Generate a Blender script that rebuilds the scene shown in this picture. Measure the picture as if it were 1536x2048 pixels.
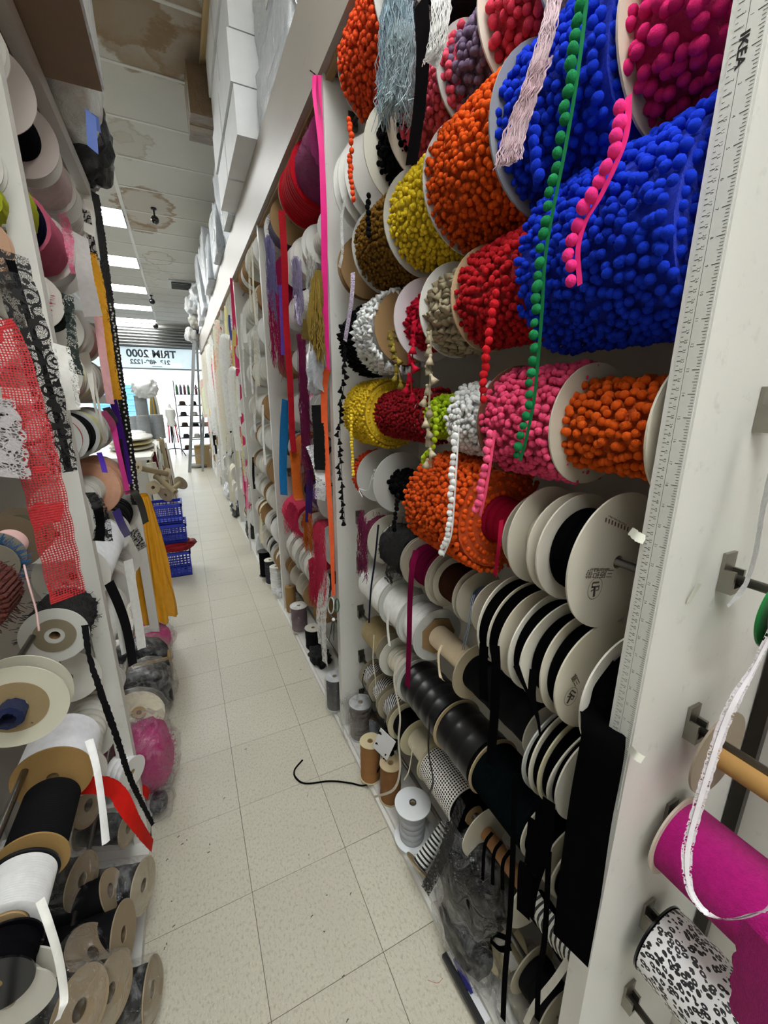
import bpy, bmesh, math, random
from math import pi, sin, cos, radians
from mathutils import Vector, Matrix, noise
for o in list(bpy.data.objects): bpy.data.objects.remove(o, do_unlink=True)
random.seed(7)
SC = bpy.context.scene
COL = SC.collection
# ------------------------------------------------------------------ camera
FPX, PITCH, YAW, CH = 820.0, radians(15.0), radians(25.64), 1.466
cam = bpy.data.objects.new('camera', bpy.data.cameras.new('camera')); COL.objects.link(cam)
cam.data.sensor_fit = 'HORIZONTAL'; cam.data.sensor_width = 36.0
cam.data.lens = FPX / 1536 * 36.0
cam.data.clip_start = 0.02; cam.data.clip_end = 200
cam.location = (0, 0, CH); cam.rotation_euler = (pi / 2 - PITCH, 0, -YAW)
SC.camera = cam
# ------------------------------------------------------------------ world, sun, exposure
SC.view_settings.view_transform = 'Standard'; SC.view_settings.look = 'None'
SC.view_settings.gamma = 1; SC.view_settings.use_curve_mapping = False
SC.view_settings.exposure = 0.72
W = bpy.data.worlds.new('sky'); SC.world = W; W.use_nodes = True
_bg = W.node_tree.nodes['Background']; _bg.inputs[0].default_value = (.80, .90, 1, 1); _bg.inputs[1].default_value = 1.6
sun = bpy.data.objects.new('sun', bpy.data.lights.new('sun', 'SUN')); COL.objects.link(sun)
sun.data.energy = 3.2; sun.data.angle = .02; sun.rotation_euler = (radians(38), 0, radians(-20))
LAMP = 13.0      # emission of the ceiling light diffusers
# ------------------------------------------------------------------ picture geometry
_FW = Vector((sin(YAW) * cos(PITCH), cos(YAW) * cos(PITCH), -sin(PITCH)))
_RT = Vector((cos(YAW), -sin(YAW), 0)); _UP = _RT.cross(_FW); _C = Vector((0, 0, CH))
def at(x, y, X=None, Y=None, Z=None):
    "point of the scene seen at pixel x, y on the plane X=, Y= or Z="
    d = _FW + _RT * ((x - 768) / FPX) - _UP * ((y - 1024) / FPX)
    i, v = (0, X) if X is not None else (1, Y) if Y is not None else (2, Z)
    return _C + d * ((v - _C[i]) / d[i])
def depth(p): return (Vector(p) - _C).dot(_FW)
def yx(X, Z, px):
    "Y of the point at X, Z that is seen in picture column px"
    k = (px - 768) / FPX; dz = Z - CH
    # (d.rt) = k (d.fw)
    a = _RT.y - k * _FW.y
    b = k * (_FW.x * X + _FW.z * dz) - _RT.x * X
    return b / a
# ------------------------------------------------------------------ colours and materials
def hexc(h, a=1):
    h = h.lstrip('#'); c = [int(h[i:i + 2], 16) / 255 for i in (0, 2, 4)]
    return tuple([x / 12.92 if x <= .04045 else ((x + .055) / 1.055) ** 2.4 for x in c] + [a])
_MC = {}
class NT:
    def __init__(s, name):
        s.m = bpy.data.materials.new(name); s.m.use_nodes = True; s.t = s.m.node_tree
        s.b = s.t.nodes['Principled BSDF']; s.o = s.t.nodes['Material Output']
    def n(s, typ, ins=None, **kw):
        nd = s.t.nodes.new(typ)
        for k, v in kw.items(): setattr(nd, k, v)
        for k, v in (ins or {}).items():
            if hasattr(v, 'links') or isinstance(v, bpy.types.NodeSocket): s.t.links.new(v, nd.inputs[k])
            else: nd.inputs[k].default_value = v
        return nd
    def l(s, a, b): s.t.links.new(a, b)
    def coord(s, kind='Object'): return s.n('ShaderNodeTexCoord').outputs[kind]
    def noise(s, vec, scale, detail=3, rough=.5):
        return s.n('ShaderNodeTexNoise', {'Vector': vec, 'Scale': scale, 'Detail': detail, 'Roughness': rough}).outputs['Fac']
    def ramp(s, fac, stops, interp='LINEAR'):
        r = s.n('ShaderNodeValToRGB', {'Fac': fac}); e = r.color_ramp; e.interpolation = interp
        while len(e.elements) > 1: e.elements.remove(e.elements[-1])
        for i, (p, c) in enumerate(stops):
            el = e.elements[0] if i == 0 else e.elements.new(p)
            el.position = p; el.color = c
        return r.outputs['Color']
    def mix(s, fac, a, b, mode='MIX'):
        m = s.n('ShaderNodeMix', data_type='RGBA', blend_type=mode)
        for i, v in ((0, fac), (6, a), (7, b)):
            if isinstance(v, bpy.types.NodeSocket): s.l(v, m.inputs[i])
            else: m.inputs[i].default_value = v
        return m.outputs[2]
    def math(s, op, a, b=0.0, c=None):
        m = s.n('ShaderNodeMath', operation=op)
        for i, v in enumerate((a, b) if c is None else (a, b, c)):
            if isinstance(v, bpy.types.NodeSocket): s.l(v, m.inputs[i])
            else: m.inputs[i].default_value = v
        return m.outputs[0]
    def bump(s, h, strength=.3, dist=.002):
        s.l(s.n('ShaderNodeBump', {'Height': h, 'Strength': strength, 'Distance': dist}).outputs[0], s.b.inputs['Normal'])
    def base(s, c, rough=.6, metal=0.0, sheen=0.0):
        if isinstance(c, bpy.types.NodeSocket): s.l(c, s.b.inputs['Base Color'])
        else: s.b.inputs['Base Color'].default_value = c
        s.b.inputs['Roughness'].default_value = rough; s.b.inputs['Metallic'].default_value = metal
        s.b.inputs['Sheen Weight'].default_value = sheen
        return s
def sh(c, k): return tuple([min(1, x * k) for x in c[:3]] + [1])
def mat(kind, col='#ffffff'):
    key = (kind, col)
    if key in _MC: return _MC[key]
    c = hexc(col); t = NT(kind + '_' + col.strip('#')); P = t.coord()
    if kind == 'card':          # spool flange board
        f = t.noise(P, 9, 4); g = t.noise(P, 160, 2)
        t.base(t.mix(f, sh(c, .86), sh(c, 1.05)), .62); t.bump(g, .08, .001)
    elif kind == 'paint':
        f = t.noise(P, 2.2, 5, .65); g = t.noise(P, 34, 4, .7)
        d = t.ramp(g, [(.60, (0, 0, 0, 1)), (.74, (1, 1, 1, 1))])
        t.base(t.mix(t.math('MULTIPLY', d, .22), t.mix(f, sh(c, .88), sh(c, 1.04)), (.16, .14, .11, 1)), .42); t.bump(t.noise(P, 60, 3), .06, .001)
    elif kind == 'cloth':       # woven ribbon, cotton
        t.base(t.mix(t.noise(P, 60, 3), sh(c, .8), sh(c, 1.1)), .85); t.bump(t.noise(P, 900, 2), .25, .0006); t.b.inputs['Specular IOR Level'].default_value = .1
    elif kind == 'velvet':
        t.base(t.mix(t.noise(P, 40, 3), sh(c, .8), sh(c, 1.1)), .95); t.b.inputs['Specular IOR Level'].default_value = .02
    elif kind == 'satin':
        t.base(t.mix(t.noise(P, 30, 3), sh(c, .85), sh(c, 1.1)), .34); t.bump(t.noise(P, 50, 2), .15, .002)
    elif kind == 'pom':         # fuzzy wool ball
        i = t.n('ShaderNodeObjectInfo').outputs['Random']
        f = t.mix(i, sh(c, .8), sh(c, 1.16))
        t.base(t.mix(t.noise(P, 300, 3), f, sh(c, .9)), .95, sheen=.3); t.bump(t.noise(P, 700, 3, .7), .7, .002); t.b.inputs['Specular IOR Level'].default_value = .1
        t.b.inputs['Sheen Roughness'].default_value = .6; t.b.inputs['Sheen Tint'].default_value = sh(c, 1.5)
    elif kind == 'fuzz':        # eyelash, feather, fringe yarn
        t.base(t.mix(t.noise(P, 120, 4, .7), sh(c, .6), sh(c, 1.25)), .9, sheen=.08); t.bump(t.noise(P, 260, 4, .75), 1, .004); t.b.inputs['Specular IOR Level'].default_value = .15
    elif kind == 'sequin':
        v = t.n('ShaderNodeTexVoronoi', {'Vector': P, 'Scale': 260})
        t.base(t.mix(v.outputs['Distance'], sh(c, 1.3), sh(c, .5)), .25, .5); t.bump(v.outputs['Distance'], .8, .003)
    elif kind == 'metal':
        t.base(t.mix(t.noise(P, 40, 3), sh(c, .7), c), .32, .95)
    elif kind == 'plain':
        t.base(c, .55)
    elif kind == 'gloss':
        t.base(c, .15)
    elif kind == 'kraft':
        f = t.noise(P, 14, 5, .6); g = t.noise(P, 240, 3)
        t.base(t.mix(g, t.mix(f, sh(c, .8), sh(c, 1.08)), sh(c, .8)), .8); t.bump(g, .1, .001)
    elif kind == 'wood':
        w = t.n('ShaderNodeTexNoise', {'Vector': t.n('ShaderNodeMapping', {'Vector': P, 'Scale': (30, 3, 30)}).outputs[0], 'Scale': 2, 'Detail': 4}).outputs['Fac']
        t.base(t.mix(w, sh(c, .6), sh(c, 1.15)), .6)
    elif kind == 'wrap':        # clear plastic film
        wr = t.n('ShaderNodeTexNoise', {'Vector': P, 'Scale': 22, 'Detail': 4, 'Roughness': .6, 'Distortion': 1.5}).outputs['Fac']
        bp = t.n('ShaderNodeBump', {'Height': wr, 'Strength': 1.0, 'Distance': .018}).outputs[0]
        gl = t.n('ShaderNodeBsdfGlossy', {'Color': (1, 1, 1, 1), 'Roughness': .1, 'Normal': bp}).outputs[0]
        df = t.n('ShaderNodeBsdfDiffuse', {'Color': sh(c, 1)}).outputs[0]
        tr = t.n('ShaderNodeBsdfTransparent', {'Color': (.97, .97, .97, 1)}).outputs[0]
        lw = t.n('ShaderNodeLayerWeight', {'Blend': .35}).outputs['Facing']
        k = t.n('ShaderNodeMapRange', {0: lw, 1: 0.0, 2: 1.0, 3: .035, 4: .32}).outputs[0]
        a = t.n('ShaderNodeMixShader', {0: k, 1: tr, 2: gl}).outputs[0]
        st = t.math('MULTIPLY', t.ramp(wr, [(.5, (0, 0, 0, 1)), (.62, (1, 1, 1, 1))]), .13)
        t.l(t.n('ShaderNodeMixShader', {0: st, 1: a, 2: df}).outputs[0], t.o.inputs[0])
    elif kind == 'film':        # opaque shiny plastic / foil wrap
        wr = t.n('ShaderNodeTexNoise', {'Vector': P, 'Scale': 16, 'Detail': 5, 'Roughness': .65, 'Distortion': 2}).outputs['Fac']
        t.base(t.mix(wr, sh(c, .72), sh(c, 1.12)), .2); t.bump(wr, .9, .01)
    elif kind == 'lace':        # net with a solid figure, holes see-through (strip UVs in metres)
        U = t.coord('UV')
        v = t.n('ShaderNodeTexVoronoi', {'Vector': U, 'Scale': 230}, feature='DISTANCE_TO_EDGE').outputs[0]
        net = t.math('LESS_THAN', v, .13)
        fig = t.math('GREATER_THAN', t.noise(U, 42, 2), .50)
        a = t.math('MAXIMUM', net, fig)
        t.base(t.mix(t.noise(U, 300, 3), sh(c, .6), sh(c, 1.2)), .85); t.l(a, t.b.inputs['Alpha']); t.bump(t.noise(U, 200, 3), .8, .002)
    elif kind == 'scroll':      # chantilly scroll lace
        U = t.coord('UV')
        v = t.n('ShaderNodeTexVoronoi', {'Vector': U, 'Scale': 420}, feature='DISTANCE_TO_EDGE').outputs[0]
        net = t.math('LESS_THAN', v, .09)
        v2 = t.n('ShaderNodeTexVoronoi', {'Vector': U, 'Scale': 34}).outputs['Distance']
        ring = t.math('LESS_THAN', t.math('ABSOLUTE', t.math('SUBTRACT', t.math('FRACT', t.math('MULTIPLY', v2, 3.2)), .5)), .17)
        fig = t.math('GREATER_THAN', t.noise(U, 55, 2), .57)
        a = t.math('MAXIMUM', t.math('MAXIMUM', net, ring), fig)
        t.base(c, .8); t.l(a, t.b.inputs['Alpha'])
    elif kind == 'fishnet':     # coarse net fabric
        U = t.coord('UV')
        v = t.n('ShaderNodeTexVoronoi', {'Vector': U, 'Scale': 300, 'Randomness': .15}).outputs['Distance']
        hole = t.math('LESS_THAN', v, .33)
        band = t.math('GREATER_THAN', t.noise(U, 22, 1), .40)
        a = t.math('SUBTRACT', 1.0, t.math('MULTIPLY', hole, band))
        t.base(t.mix(t.noise(U, 240, 3), sh(c, .65), sh(c, 1.2)), .85); t.l(a, t.b.inputs['Alpha']); t.bump(v, .6, .002)
    elif kind == 'dots':        # white with black dots
        U = t.coord('UV')
        v = t.n('ShaderNodeTexVoronoi', {'Vector': U, 'Scale': 130, 'Randomness': .1}).outputs['Distance']
        t.base(t.ramp(v, [(.33, (.012, .012, .012, 1)), (.40, c)]), .7)
    elif kind == 'leopard':
        U = t.n('ShaderNodeMapping', {'Vector': t.coord('UV'), 'Scale': (105, 75, 1)}).outputs[0]
        U2 = t.mix(.16, U, t.n('ShaderNodeTexNoise', {'Vector': U, 'Scale': 1.6}).outputs['Color'])
        v = t.n('ShaderNodeTexVoronoi', {'Vector': U2, 'Scale': 1.6, 'Randomness': .75}).outputs['Distance']
        r = t.math('MULTIPLY', t.math('GREATER_THAN', v, .15), t.math('LESS_THAN', v, .47))
        gap = t.math('GREATER_THAN', t.noise(U, 1.9, 2), .33)
        t.base(t.mix(t.math('MULTIPLY', r, gap), c, (.012, .012, .014, 1)), .45)
    elif kind == 'stripe':      # black and white cord
        U = t.coord('UV'); s = t.n('ShaderNodeSeparateXYZ', {0: U})
        w = t.math('SINE', t.math('ADD', t.math('MULTIPLY', s.outputs[0], 420), t.math('MULTIPLY', s.outputs[1], 900)))
        t.base(t.mix(t.math('GREATER_THAN', w, .05), (.012, .012, .014, 1), c), .7)
    elif kind == 'band':        # rolled black and white bands
        U = t.coord('UV'); s = t.n('ShaderNodeSeparateXYZ', {0: U})
        w = t.math('SINE', t.math('MULTIPLY', s.outputs[1], 520))
        t.base(t.mix(t.math('GREATER_THAN', w, -.1), (.012, .012, .014, 1), c), .7)
    elif kind == 'glow':        # light diffuser
        t.b.inputs['Base Color'].default_value = (.9, .9, .9, 1); t.b.inputs['Emission Color'].default_value = (.97, 1, .985, 1); t.b.inputs['Emission Strength'].default_value = LAMP
    elif kind == 'banner':      # translucent printed sheet
        t.l(t.n('ShaderNodeMixShader', {0: .6, 1: t.n('ShaderNodeBsdfDiffuse', {'Color': c}).outputs[0], 2: t.n('ShaderNodeBsdfTranslucent', {'Color': c}).outputs[0]}).outputs[0], t.o.inputs[0])
    elif kind == 'glass':
        tr = t.n('ShaderNodeBsdfTransparent', {'Color': (.95, .98, .98, 1)}).outputs[0]
        gl = t.n('ShaderNodeBsdfGlossy', {'Roughness': .02}).outputs[0]
        t.l(t.n('ShaderNodeMixShader', {0: .05, 1: tr, 2: gl}).outputs[0], t.o.inputs[0])
    _MC[key] = t.m
    return t.m
# ------------------------------------------------------------------ mesh collecting
class MB:
    def __init__(s): s.v = []; s.f = []; s.uv = None
    def add(s, v, f, uv=None):
        n = len(s.v); s.v += [tuple(p) for p in v]; s.f += [tuple(i + n for i in q) for q in f]
        if uv is not None:
            if s.uv is None: s.uv = [(0, 0)] * n
            s.uv += uv
        elif s.uv is not None: s.uv += [(0, 0)] * len(v)
        return s
    def box(s, a, b, M=None):
        x0, y0, z0 = a; x1, y1, z1 = b
        v = [Vector(p) for p in ((x0, y0, z0), (x1, y0, z0), (x1, y1, z0), (x0, y1, z0), (x0, y0, z1), (x1, y0, z1), (x1, y1, z1), (x0, y1, z1))]
        if M: v = [M @ p for p in v]
        return s.add(v, [(3, 2, 1, 0), (4, 5, 6, 7), (0, 1, 5, 4), (1, 2, 6, 5), (2, 3, 7, 6), (3, 0, 4, 7)])
    def lathe(s, prof, n=40, M=None, closed=False, wob=None):
        "profile of (radius, height) turned about local z; UVs in metres"
        v = []; f = []; uv = []
        for i, (r, z) in enumerate(prof):
            for k in range(n):
                a = 2 * pi * k / n; rr = r + (wob(a, z) if wob else 0)
                v.append((rr * cos(a), rr * sin(a), z)); uv.append((a * max(abs(r), .01), z))
        m = len(prof)
        for i in range(m if closed else m - 1):
            j = (i + 1) % m
            for k in range(n):
                l = (k + 1) % n
                f.append((i * n + k, i * n + l, j * n + l, j * n + k))
        if M: v = [M @ Vector(p) for p in v]
        return s.add(v, f, uv)
    def tube(s, pts, r, n=6, cap=True):
        pts = [Vector(p) for p in pts]; v = []; f = []; m = len(pts); up = None
        rs = r if isinstance(r, (list, tuple)) else [r] * m
        for i, p in enumerate(pts):
            t = (pts[min(i + 1, m - 1)] - pts[max(i - 1, 0)]).normalized()
            if up is None: up = t.orthogonal().normalized()
            up = (up - t * up.dot(t)).normalized() if (up - t * up.dot(t)).length > 1e-6 else t.orthogonal().normalized()
            w = t.cross(up)
            for k in range(n):
                a = 2 * pi * k / n; v.append(p + (up * cos(a) + w * sin(a)) * rs[i])
        for i in range(m - 1):
            for k in range(n):
                l = (k + 1) % n; f.append((i * n + k, i * n + l, (i + 1) * n + l, (i + 1) * n + k))
        if cap: f += [tuple(range(n))[::-1], tuple(range((m - 1) * n, m * n))]
        return s.add(v, f)
    def blob(s, c, size, amp=.12, freq=3, sub=3, seed=0, M=None):
        "crumpled rounded lump"
        v, f = ico(sub); out = []
        sd = Vector((seed * 7.3, seed * 3.1, seed * 1.7))
        for p in v:
            q = Vector(p); q = Vector([math.copysign(abs(x) ** .72, x) for x in q])
            q = q.normalized() * (1 + .18 * (1 - max(abs(p[0]), abs(p[1]), abs(p[2]))))
            k = 1 + amp * (noise.noise(q * freq + sd) + .5 * abs(noise.noise(q * freq * 2.3 + sd)) + .30 * abs(noise.noise(q * freq * 5 + sd)))
            q = Vector((q[0] * size[0] * k, q[1] * size[1] * k, q[2] * size[2] * k))
            if M: q = M @ q
            out.append(q + Vector(c))
        return s.add(out, f)
    def ball(s, c, r, sub=1, sc=(1, 1, 1)):
        v, f = ico(sub)
        return s.add([(c[0] + p[0] * r * sc[0], c[1] + p[1] * r * sc[1], c[2] + p[2] * r * sc[2]) for p in v], f)
    def mesh(s, name, m, smooth=True):
        me = bpy.data.meshes.new(name); me.from_pydata(s.v, [], s.f)
        if s.uv is not None:
            u = me.uv_layers.new(name='UVMap')
            idx = [0] * len(me.loops); me.loops.foreach_get('vertex_index', idx)
            flat = [c for i in idx for c in s.uv[i]]
            u.data.foreach_set('uv', flat)
        if smooth: me.polygons.foreach_set('use_smooth', [True] * len(me.polygons))
        if m: me.materials.append(m)
        me.update()
        return me
_ICO = {}
def ico(sub):
    if sub not in _ICO:
        b = bmesh.new(); bmesh.ops.create_icosphere(b, subdivisions=sub, radius=1)
        _ICO[sub] = ([tuple(v.co) for v in b.verts], [tuple(v.index for v in f.verts) for f in b.faces]); b.free()
    return _ICO[sub]
def sharp(me, ang=35):
    b = bmesh.new(); b.from_mesh(me)
    for e in b.edges:
        if len(e.link_faces) == 2 and e.calc_face_angle(0) > radians(ang): e.smooth = False
    b.to_mesh(me); b.free()
    return me
# ------------------------------------------------------------------ objects
def put(name, me, parent=None, world=True, loc=None):
    o = bpy.data.objects.new(name, me); COL.objects.link(o)
    if parent is not None:
        o.parent = parent
        if world: o.matrix_parent_inverse = parent.matrix_basis.inverted()
    if loc is not None: o.location = loc
    return o
def obj(name, mb, m, parent=None, world=True, smooth=True, crease=None):
    me = mb.mesh(name, m, smooth)
    if smooth and crease != 0: sharp(me, crease or 40)
    return put(name, me, parent, world)
def tag(o, label, cat=None, group=None, kind=None):
    o['label'] = label
    if cat: o['category'] = cat
    if group: o['group'] = group
    if kind: o['kind'] = kind
    return o
def thing(name, label, cat, M=None, group=None):
    o = bpy.data.objects.new(name, None); COL.objects.link(o); o.empty_display_size = .03
    if M is not None: o.matrix_basis = M
    return tag(o, label, cat, group)
def struct(name, mb, m, parent=None, smooth=False):
    o = obj(name, mb, m, parent, smooth=smooth)
    if parent is None: o['kind'] = 'structure'
    return o
def curve(pts, n=6):
    "Catmull-Rom through points"
    P = [Vector(p) for p in pts]; P = [P[0] * 2 - P[1]] + P + [P[-1] * 2 - P[-2]]; out = []
    for i in range(1, len(P) - 2):
        a, b, c, d = P[i - 1:i + 3]
        for k in range(n):
            t = k / n
            out.append(.5 * ((2 * b) + (c - a) * t + (2 * a - 5 * b + 4 * c - d) * t * t + (3 * b - a - 3 * c + d) * t ** 3))
    out.append(P[-2])
    return out
def strip(pts, w, wd=(0, 1, 0), n=6, scal=0, sfreq=60, twist=0, jag=0, th=.0012, seed=0, cuts=2, curl=0):
    "ribbon along a path; w = width (or list), wd = width direction(s)"
    C = curve(pts, n); m = len(C); V = []; F = []; UV = []; L = 0
    rnd = random.Random(seed)
    ws = w if isinstance(w, (list, tuple)) else None
    wds = wd if isinstance(wd[0], (list, tuple, Vector)) else None
    if scal or jag:   # finer steps along the strip for a worked edge
        D = []; step = .004
        for i in range(m - 1):
            k = max(1, int((C[i + 1] - C[i]).length / step))
            D += [(C[i].lerp(C[i + 1], j / k), (i + j / k) / (m - 1)) for j in range(k)]
        D.append((C[-1], 1.0))
    else: D = [(c, i / (m - 1)) for i, c in enumerate(C)]
    for i, (p, t) in enumerate(D):
        if i: L += (p - D[i - 1][0]).length
        tan = (D[min(i + 1, len(D) - 1)][0] - D[max(i - 1, 0)][0]).normalized()
        if wds:
            x = t * (len(wds) - 1); j = min(int(x), len(wds) - 2); d = Vector(wds[j]).lerp(Vector(wds[j + 1]), x - j)
        else: d = Vector(wd)
        if twist: d = Matrix.Rotation(twist * t, 3, tan) @ d
        d = (d - tan * d.dot(tan)); d = d.normalized() if d.length > 1e-5 else tan.orthogonal().normalized()
        if ws:
            x = t * (len(ws) - 1); j = min(int(x), len(ws) - 2); ww = ws[j] + (ws[j + 1] - ws[j]) * (x - j)
        else: ww = w
        nr = tan.cross(d)
        ex = ww * (.5 + scal * abs(sin(L * sfreq))) + jag * rnd.uniform(-1, 1)
        ey = ww * (.5 + scal * abs(sin(L * sfreq + 1.3))) + jag * rnd.uniform(-1, 1)
        for k in range(cuts + 1):
            u = k / cuts; q = p + d * (-ex + (ex + ey) * u) + nr * (curl * ww * sin(u * pi))
            V.append(q); UV.append(((u - .5) * ww, L))
    c1 = cuts + 1
    for i in range(len(D) - 1):
        for k in range(cuts): F.append((i * c1 + k, i * c1 + k + 1, (i + 1) * c1 + k + 1, (i + 1) * c1 + k))
    return MB().add(V, F, UV)
# ------------------------------------------------------------------ spools
RX90 = Matrix.Rotation(pi / 2, 4, 'X')
def rackM(X, Y, Z, spin=0): return Matrix.Translation((X, Y, Z)) @ RX90 @ Matrix.Rotation(spin, 4, 'Z')
_PM = {}
def pom_mesh(col, pr, sub=2):
    k = (col, round(pr, 4), sub)
    if k not in _PM:
        b = MB(); v, f = ico(sub)
        b.add([tuple(Vector(p) * pr * (1 + .05 * noise.noise(Vector(p) * 2.1) + .04 * noise.noise(Vector(p) * 8))) for p in v], f)
        _PM[k] = b.mesh('pompom', mat('pom', col))
    return _PM[k]
def tassel_mesh(col, s, kind='cloth'):
    k = ('t', col, round(s, 4))
    if k not in _PM:
        b = MB(); b.lathe([(0, .2), (.16, .15), (.22, 0), (.16, -.16), (.17, -.2), (.34, -.55), (.55, -1.0), (.0, -.97)], 10, Matrix.Scale(s, 4), wob=lambda a, z: .04 * sin(a * 5) if z < -.3 else 0)
        _PM[k] = b.mesh('tassel', mat(kind, col))
    return _PM[k]
def flange(parent, R, hole, z, m, n=40, th=.003, bend=.0, dent=0, ph=0, name='flange', M=None):
    b = MB().lathe([(hole, z - th / 2), (R * .6, z - th / 2), (R, z - th / 2), (R, z + th / 2), (R * .6, z + th / 2), (hole, z + th / 2)], n, closed=True)
    if bend or dent:
        q = []
        for x, y, zz in b.v:
            r = math.hypot(x, y); a = math.atan2(y, x)
            k = 1 - dent * max(0, cos(a - ph)) ** 6 * (r / R) ** 2
            q.append((x * k, y * k, zz + bend * (r / R) ** 2 * sin(2 * a + ph)))
        b.v = q
    return obj(name, b, m, parent, world=False)
def winding_profile(kind, rb, L, core):
    p = [(core, .002)]
    if kind in ('cord', 'thread'):
        k = max(3, int(L / (.0045 if kind == 'cord' else .003))); st = L / k; am = .0016 if kind == 'cord' else .0008
        for i in range(k):
            z = st * i; p += [(rb - am, z + st * .08), (rb, z + st * .3), (rb + am * .4, z + st * .5), (rb, z + st * .7), (rb - am, z + st * .94)]
    elif kind == 'ribbon':      # wide turns with soft edges
        k = max(1, int(L / .022)); st = L / k; rnd = random.Random(int(rb * 1e5) + k)
        for i in range(k):
            z = st * i; d = rnd.uniform(-.03, .03) * rb
            p += [(rb + d - .002, z + st * .02), (rb + d, z + st * .12), (rb + d + .0008, z + st * .5), (rb + d, z + st * .9), (rb + d - .002, z + st * .98)]
    elif kind == 'roll':
        k = max(2, int(L / .04)); st = L / k
        for i in range(k): p += [(rb - .0008, z0) for z0 in (st * i + .0006,)] + [(rb, st * i + st * .1), (rb + .001, st * i + st * .5), (rb, st * i + st * .9)]
    else:
        k = max(3, int(L / .012))
        for i in range(k + 1): p.append((rb, .002 + (L - .004) * i / k))
    p.append((core, L - .002))
    if L > .016 and kind != 'plain': p = [(r, .004 + z * (L - .008) / L) for r, z in p]
    return p
_LAB = {}
def spool(label, M, R, L, rb, wind='ribbon', col='#ffffff', mk=None, fl='#dedad0', fk='card', hole=.011, core=None, near=True, far=True,
          n=40, bend=.002, dent=0, pr=.0075, name='ribbon_spool', cat='spool', group=None, nearfl=None, seed=0, parts=True, cap=280, cov=.93, corec='#b89a6e'):
    rnd = random.Random(seed + int(L * 1e4) + int(rb * 1e5))
    if name == 'ribbon_spool': name = {'pom': 'pompom_spool', 'tassel': 'tassel_spool', 'fuzz': 'fringe_spool', 'lace': 'lace_spool', 'cord': 'cord_spool', 'thread': 'cord_spool', 'roll': 'ribbon_roll', 'empty': 'cardboard_reel'}.get(wind, name)
    t = thing(name, label, cat, M, group)
    core = core or min(.03, rb * .6)
    if far: flange(t, R, hole, .0015, mat(fk, fl), n, bend=bend * rnd.uniform(-1, 1), dent=dent, ph=rnd.uniform(0, 6))
    if near:
        c2, k2 = nearfl or (fl, fk)
        flange(t, R, hole, L - .0015, mat(k2, c2), n, bend=bend * rnd.uniform(-1, 1), dent=dent, ph=rnd.uniform(0, 6))
    if wind == 'empty' or rb > core + .004:
        obj('core', MB().lathe([(hole, .003), (core if wind == 'empty' else max(core - .002, hole + .004), .003), (core if wind == 'empty' else max(core - .002, hole + .004), L - .003), (hole, L - .003)], max(16, n // 2), closed=True), mat('kraft', corec), t, world=False)
    if wind == 'empty': return t
    if wind in ('pom', 'tassel'):
        base = rb
        w = obj('winding', MB().lathe(winding_profile('plain', base, L, core), max(20, n // 2), wob=lambda a, z: .004 * noise.noise(Vector((cos(a) * 9, sin(a) * 9, z * 90)))), mat('fuzz', col), t, world=False)
        # balls of the trim, turn upon turn
        spz = pr * (1.75 if wind == 'pom' else 2.3); rows = max(2, int(L / spz)); items = []
        for i in range(rows + 1):
            z = L * (i + .5) / (rows + 1); rr = base + pr * 1.15
            k = max(6, int(2 * pi * rr / (pr * 2.1) * cov)); a0 = rnd.uniform(0, 6.28)
            for j in range(k):
                a = a0 + 2 * pi * (j + rnd.uniform(-.33, .33)) / k
                r2 = rr + rnd.uniform(-.3, .5) * pr
                items.append((Vector((r2 * cos(a), r2 * sin(a), min(max(z + rnd.uniform(-.55, .55) * spz, pr * .3), L - pr * .3))), a))
        if not near:                    # the open end of the roll shows balls too
            for q_ in (.9, .72, .52, .34):
                k = max(4, int(2 * pi * base * q_ / (pr * 2.2)))
                for j in range(k):
                    a = 2 * pi * (j + rnd.uniform(-.3, .3)) / k
                    items.append((Vector((base * q_ * cos(a), base * q_ * sin(a), L - pr * rnd.uniform(.1, .5))), a))
        seen = []; rest = []
        for p, a in items:
            q = M @ p; nr = (M.to_3x3() @ Vector((cos(a), sin(a), 0)))
            v = (nr.dot((_C - q).normalized())) if p.z < L - pr * .3 else 1
            (seen if (v > -.12 and parts and 2 * pr * FPX / max(depth(q), .1) > 9) else rest).append((p, a, depth(q)))
        seen.sort(key=lambda s: s[2]); rest += seen[cap:]; seen = seen[:cap]
        if wind == 'pom':
            me = pom_mesh(col, pr * .96)
            for p, a, _ in seen:
                o = put('pompom', me, t, world=False, loc=p); s = rnd.uniform(.86, 1.1); o.scale = (s, s * rnd.uniform(.97, 1.05), s)
                o.rotation_euler = (rnd.uniform(0, 6), rnd.uniform(0, 6), rnd.uniform(0, 6))
            if rest:
                b = MB()
                for p, a, _ in rest: b.ball(p, pr * rnd.uniform(.8, 1.15), 1)
                obj('pompom_trim', b, mat('pom', col), t, world=False, crease=0)['kind'] = 'stuff'
        else:
            me = tassel_mesh(col, pr * 2.6); Mi = M.to_3x3().inverted()
            def mt(p, a):
                out = (M.to_3x3() @ Vector((cos(a), sin(a), 0)))
                d = (Vector((0, 0, 1.0)) - out * rnd.uniform(.2, .8) + Vector((rnd.uniform(-.4, .4), rnd.uniform(-.4, .4), 0))).normalized()
                q = (Mi @ d).to_track_quat('Z', 'Y').to_matrix().to_4x4()
                return Matrix.Translation(p) @ q
            for p, a, _ in seen:
                o = put('tassel', me, t, world=False); o.matrix_basis = mt(p, a)
            if rest:
                b = MB(); src = [v.co.copy() for v in me.vertices]; fs = [tuple(f.vertices) for f in me.polygons]
                for p, a, _ in rest:
                    X = mt(p, a); b.add([X @ v for v in src], fs)
                obj('tassel_trim', b, mat('cloth', col), t, world=False, crease=0)['kind'] = 'stuff'
        return t
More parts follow.
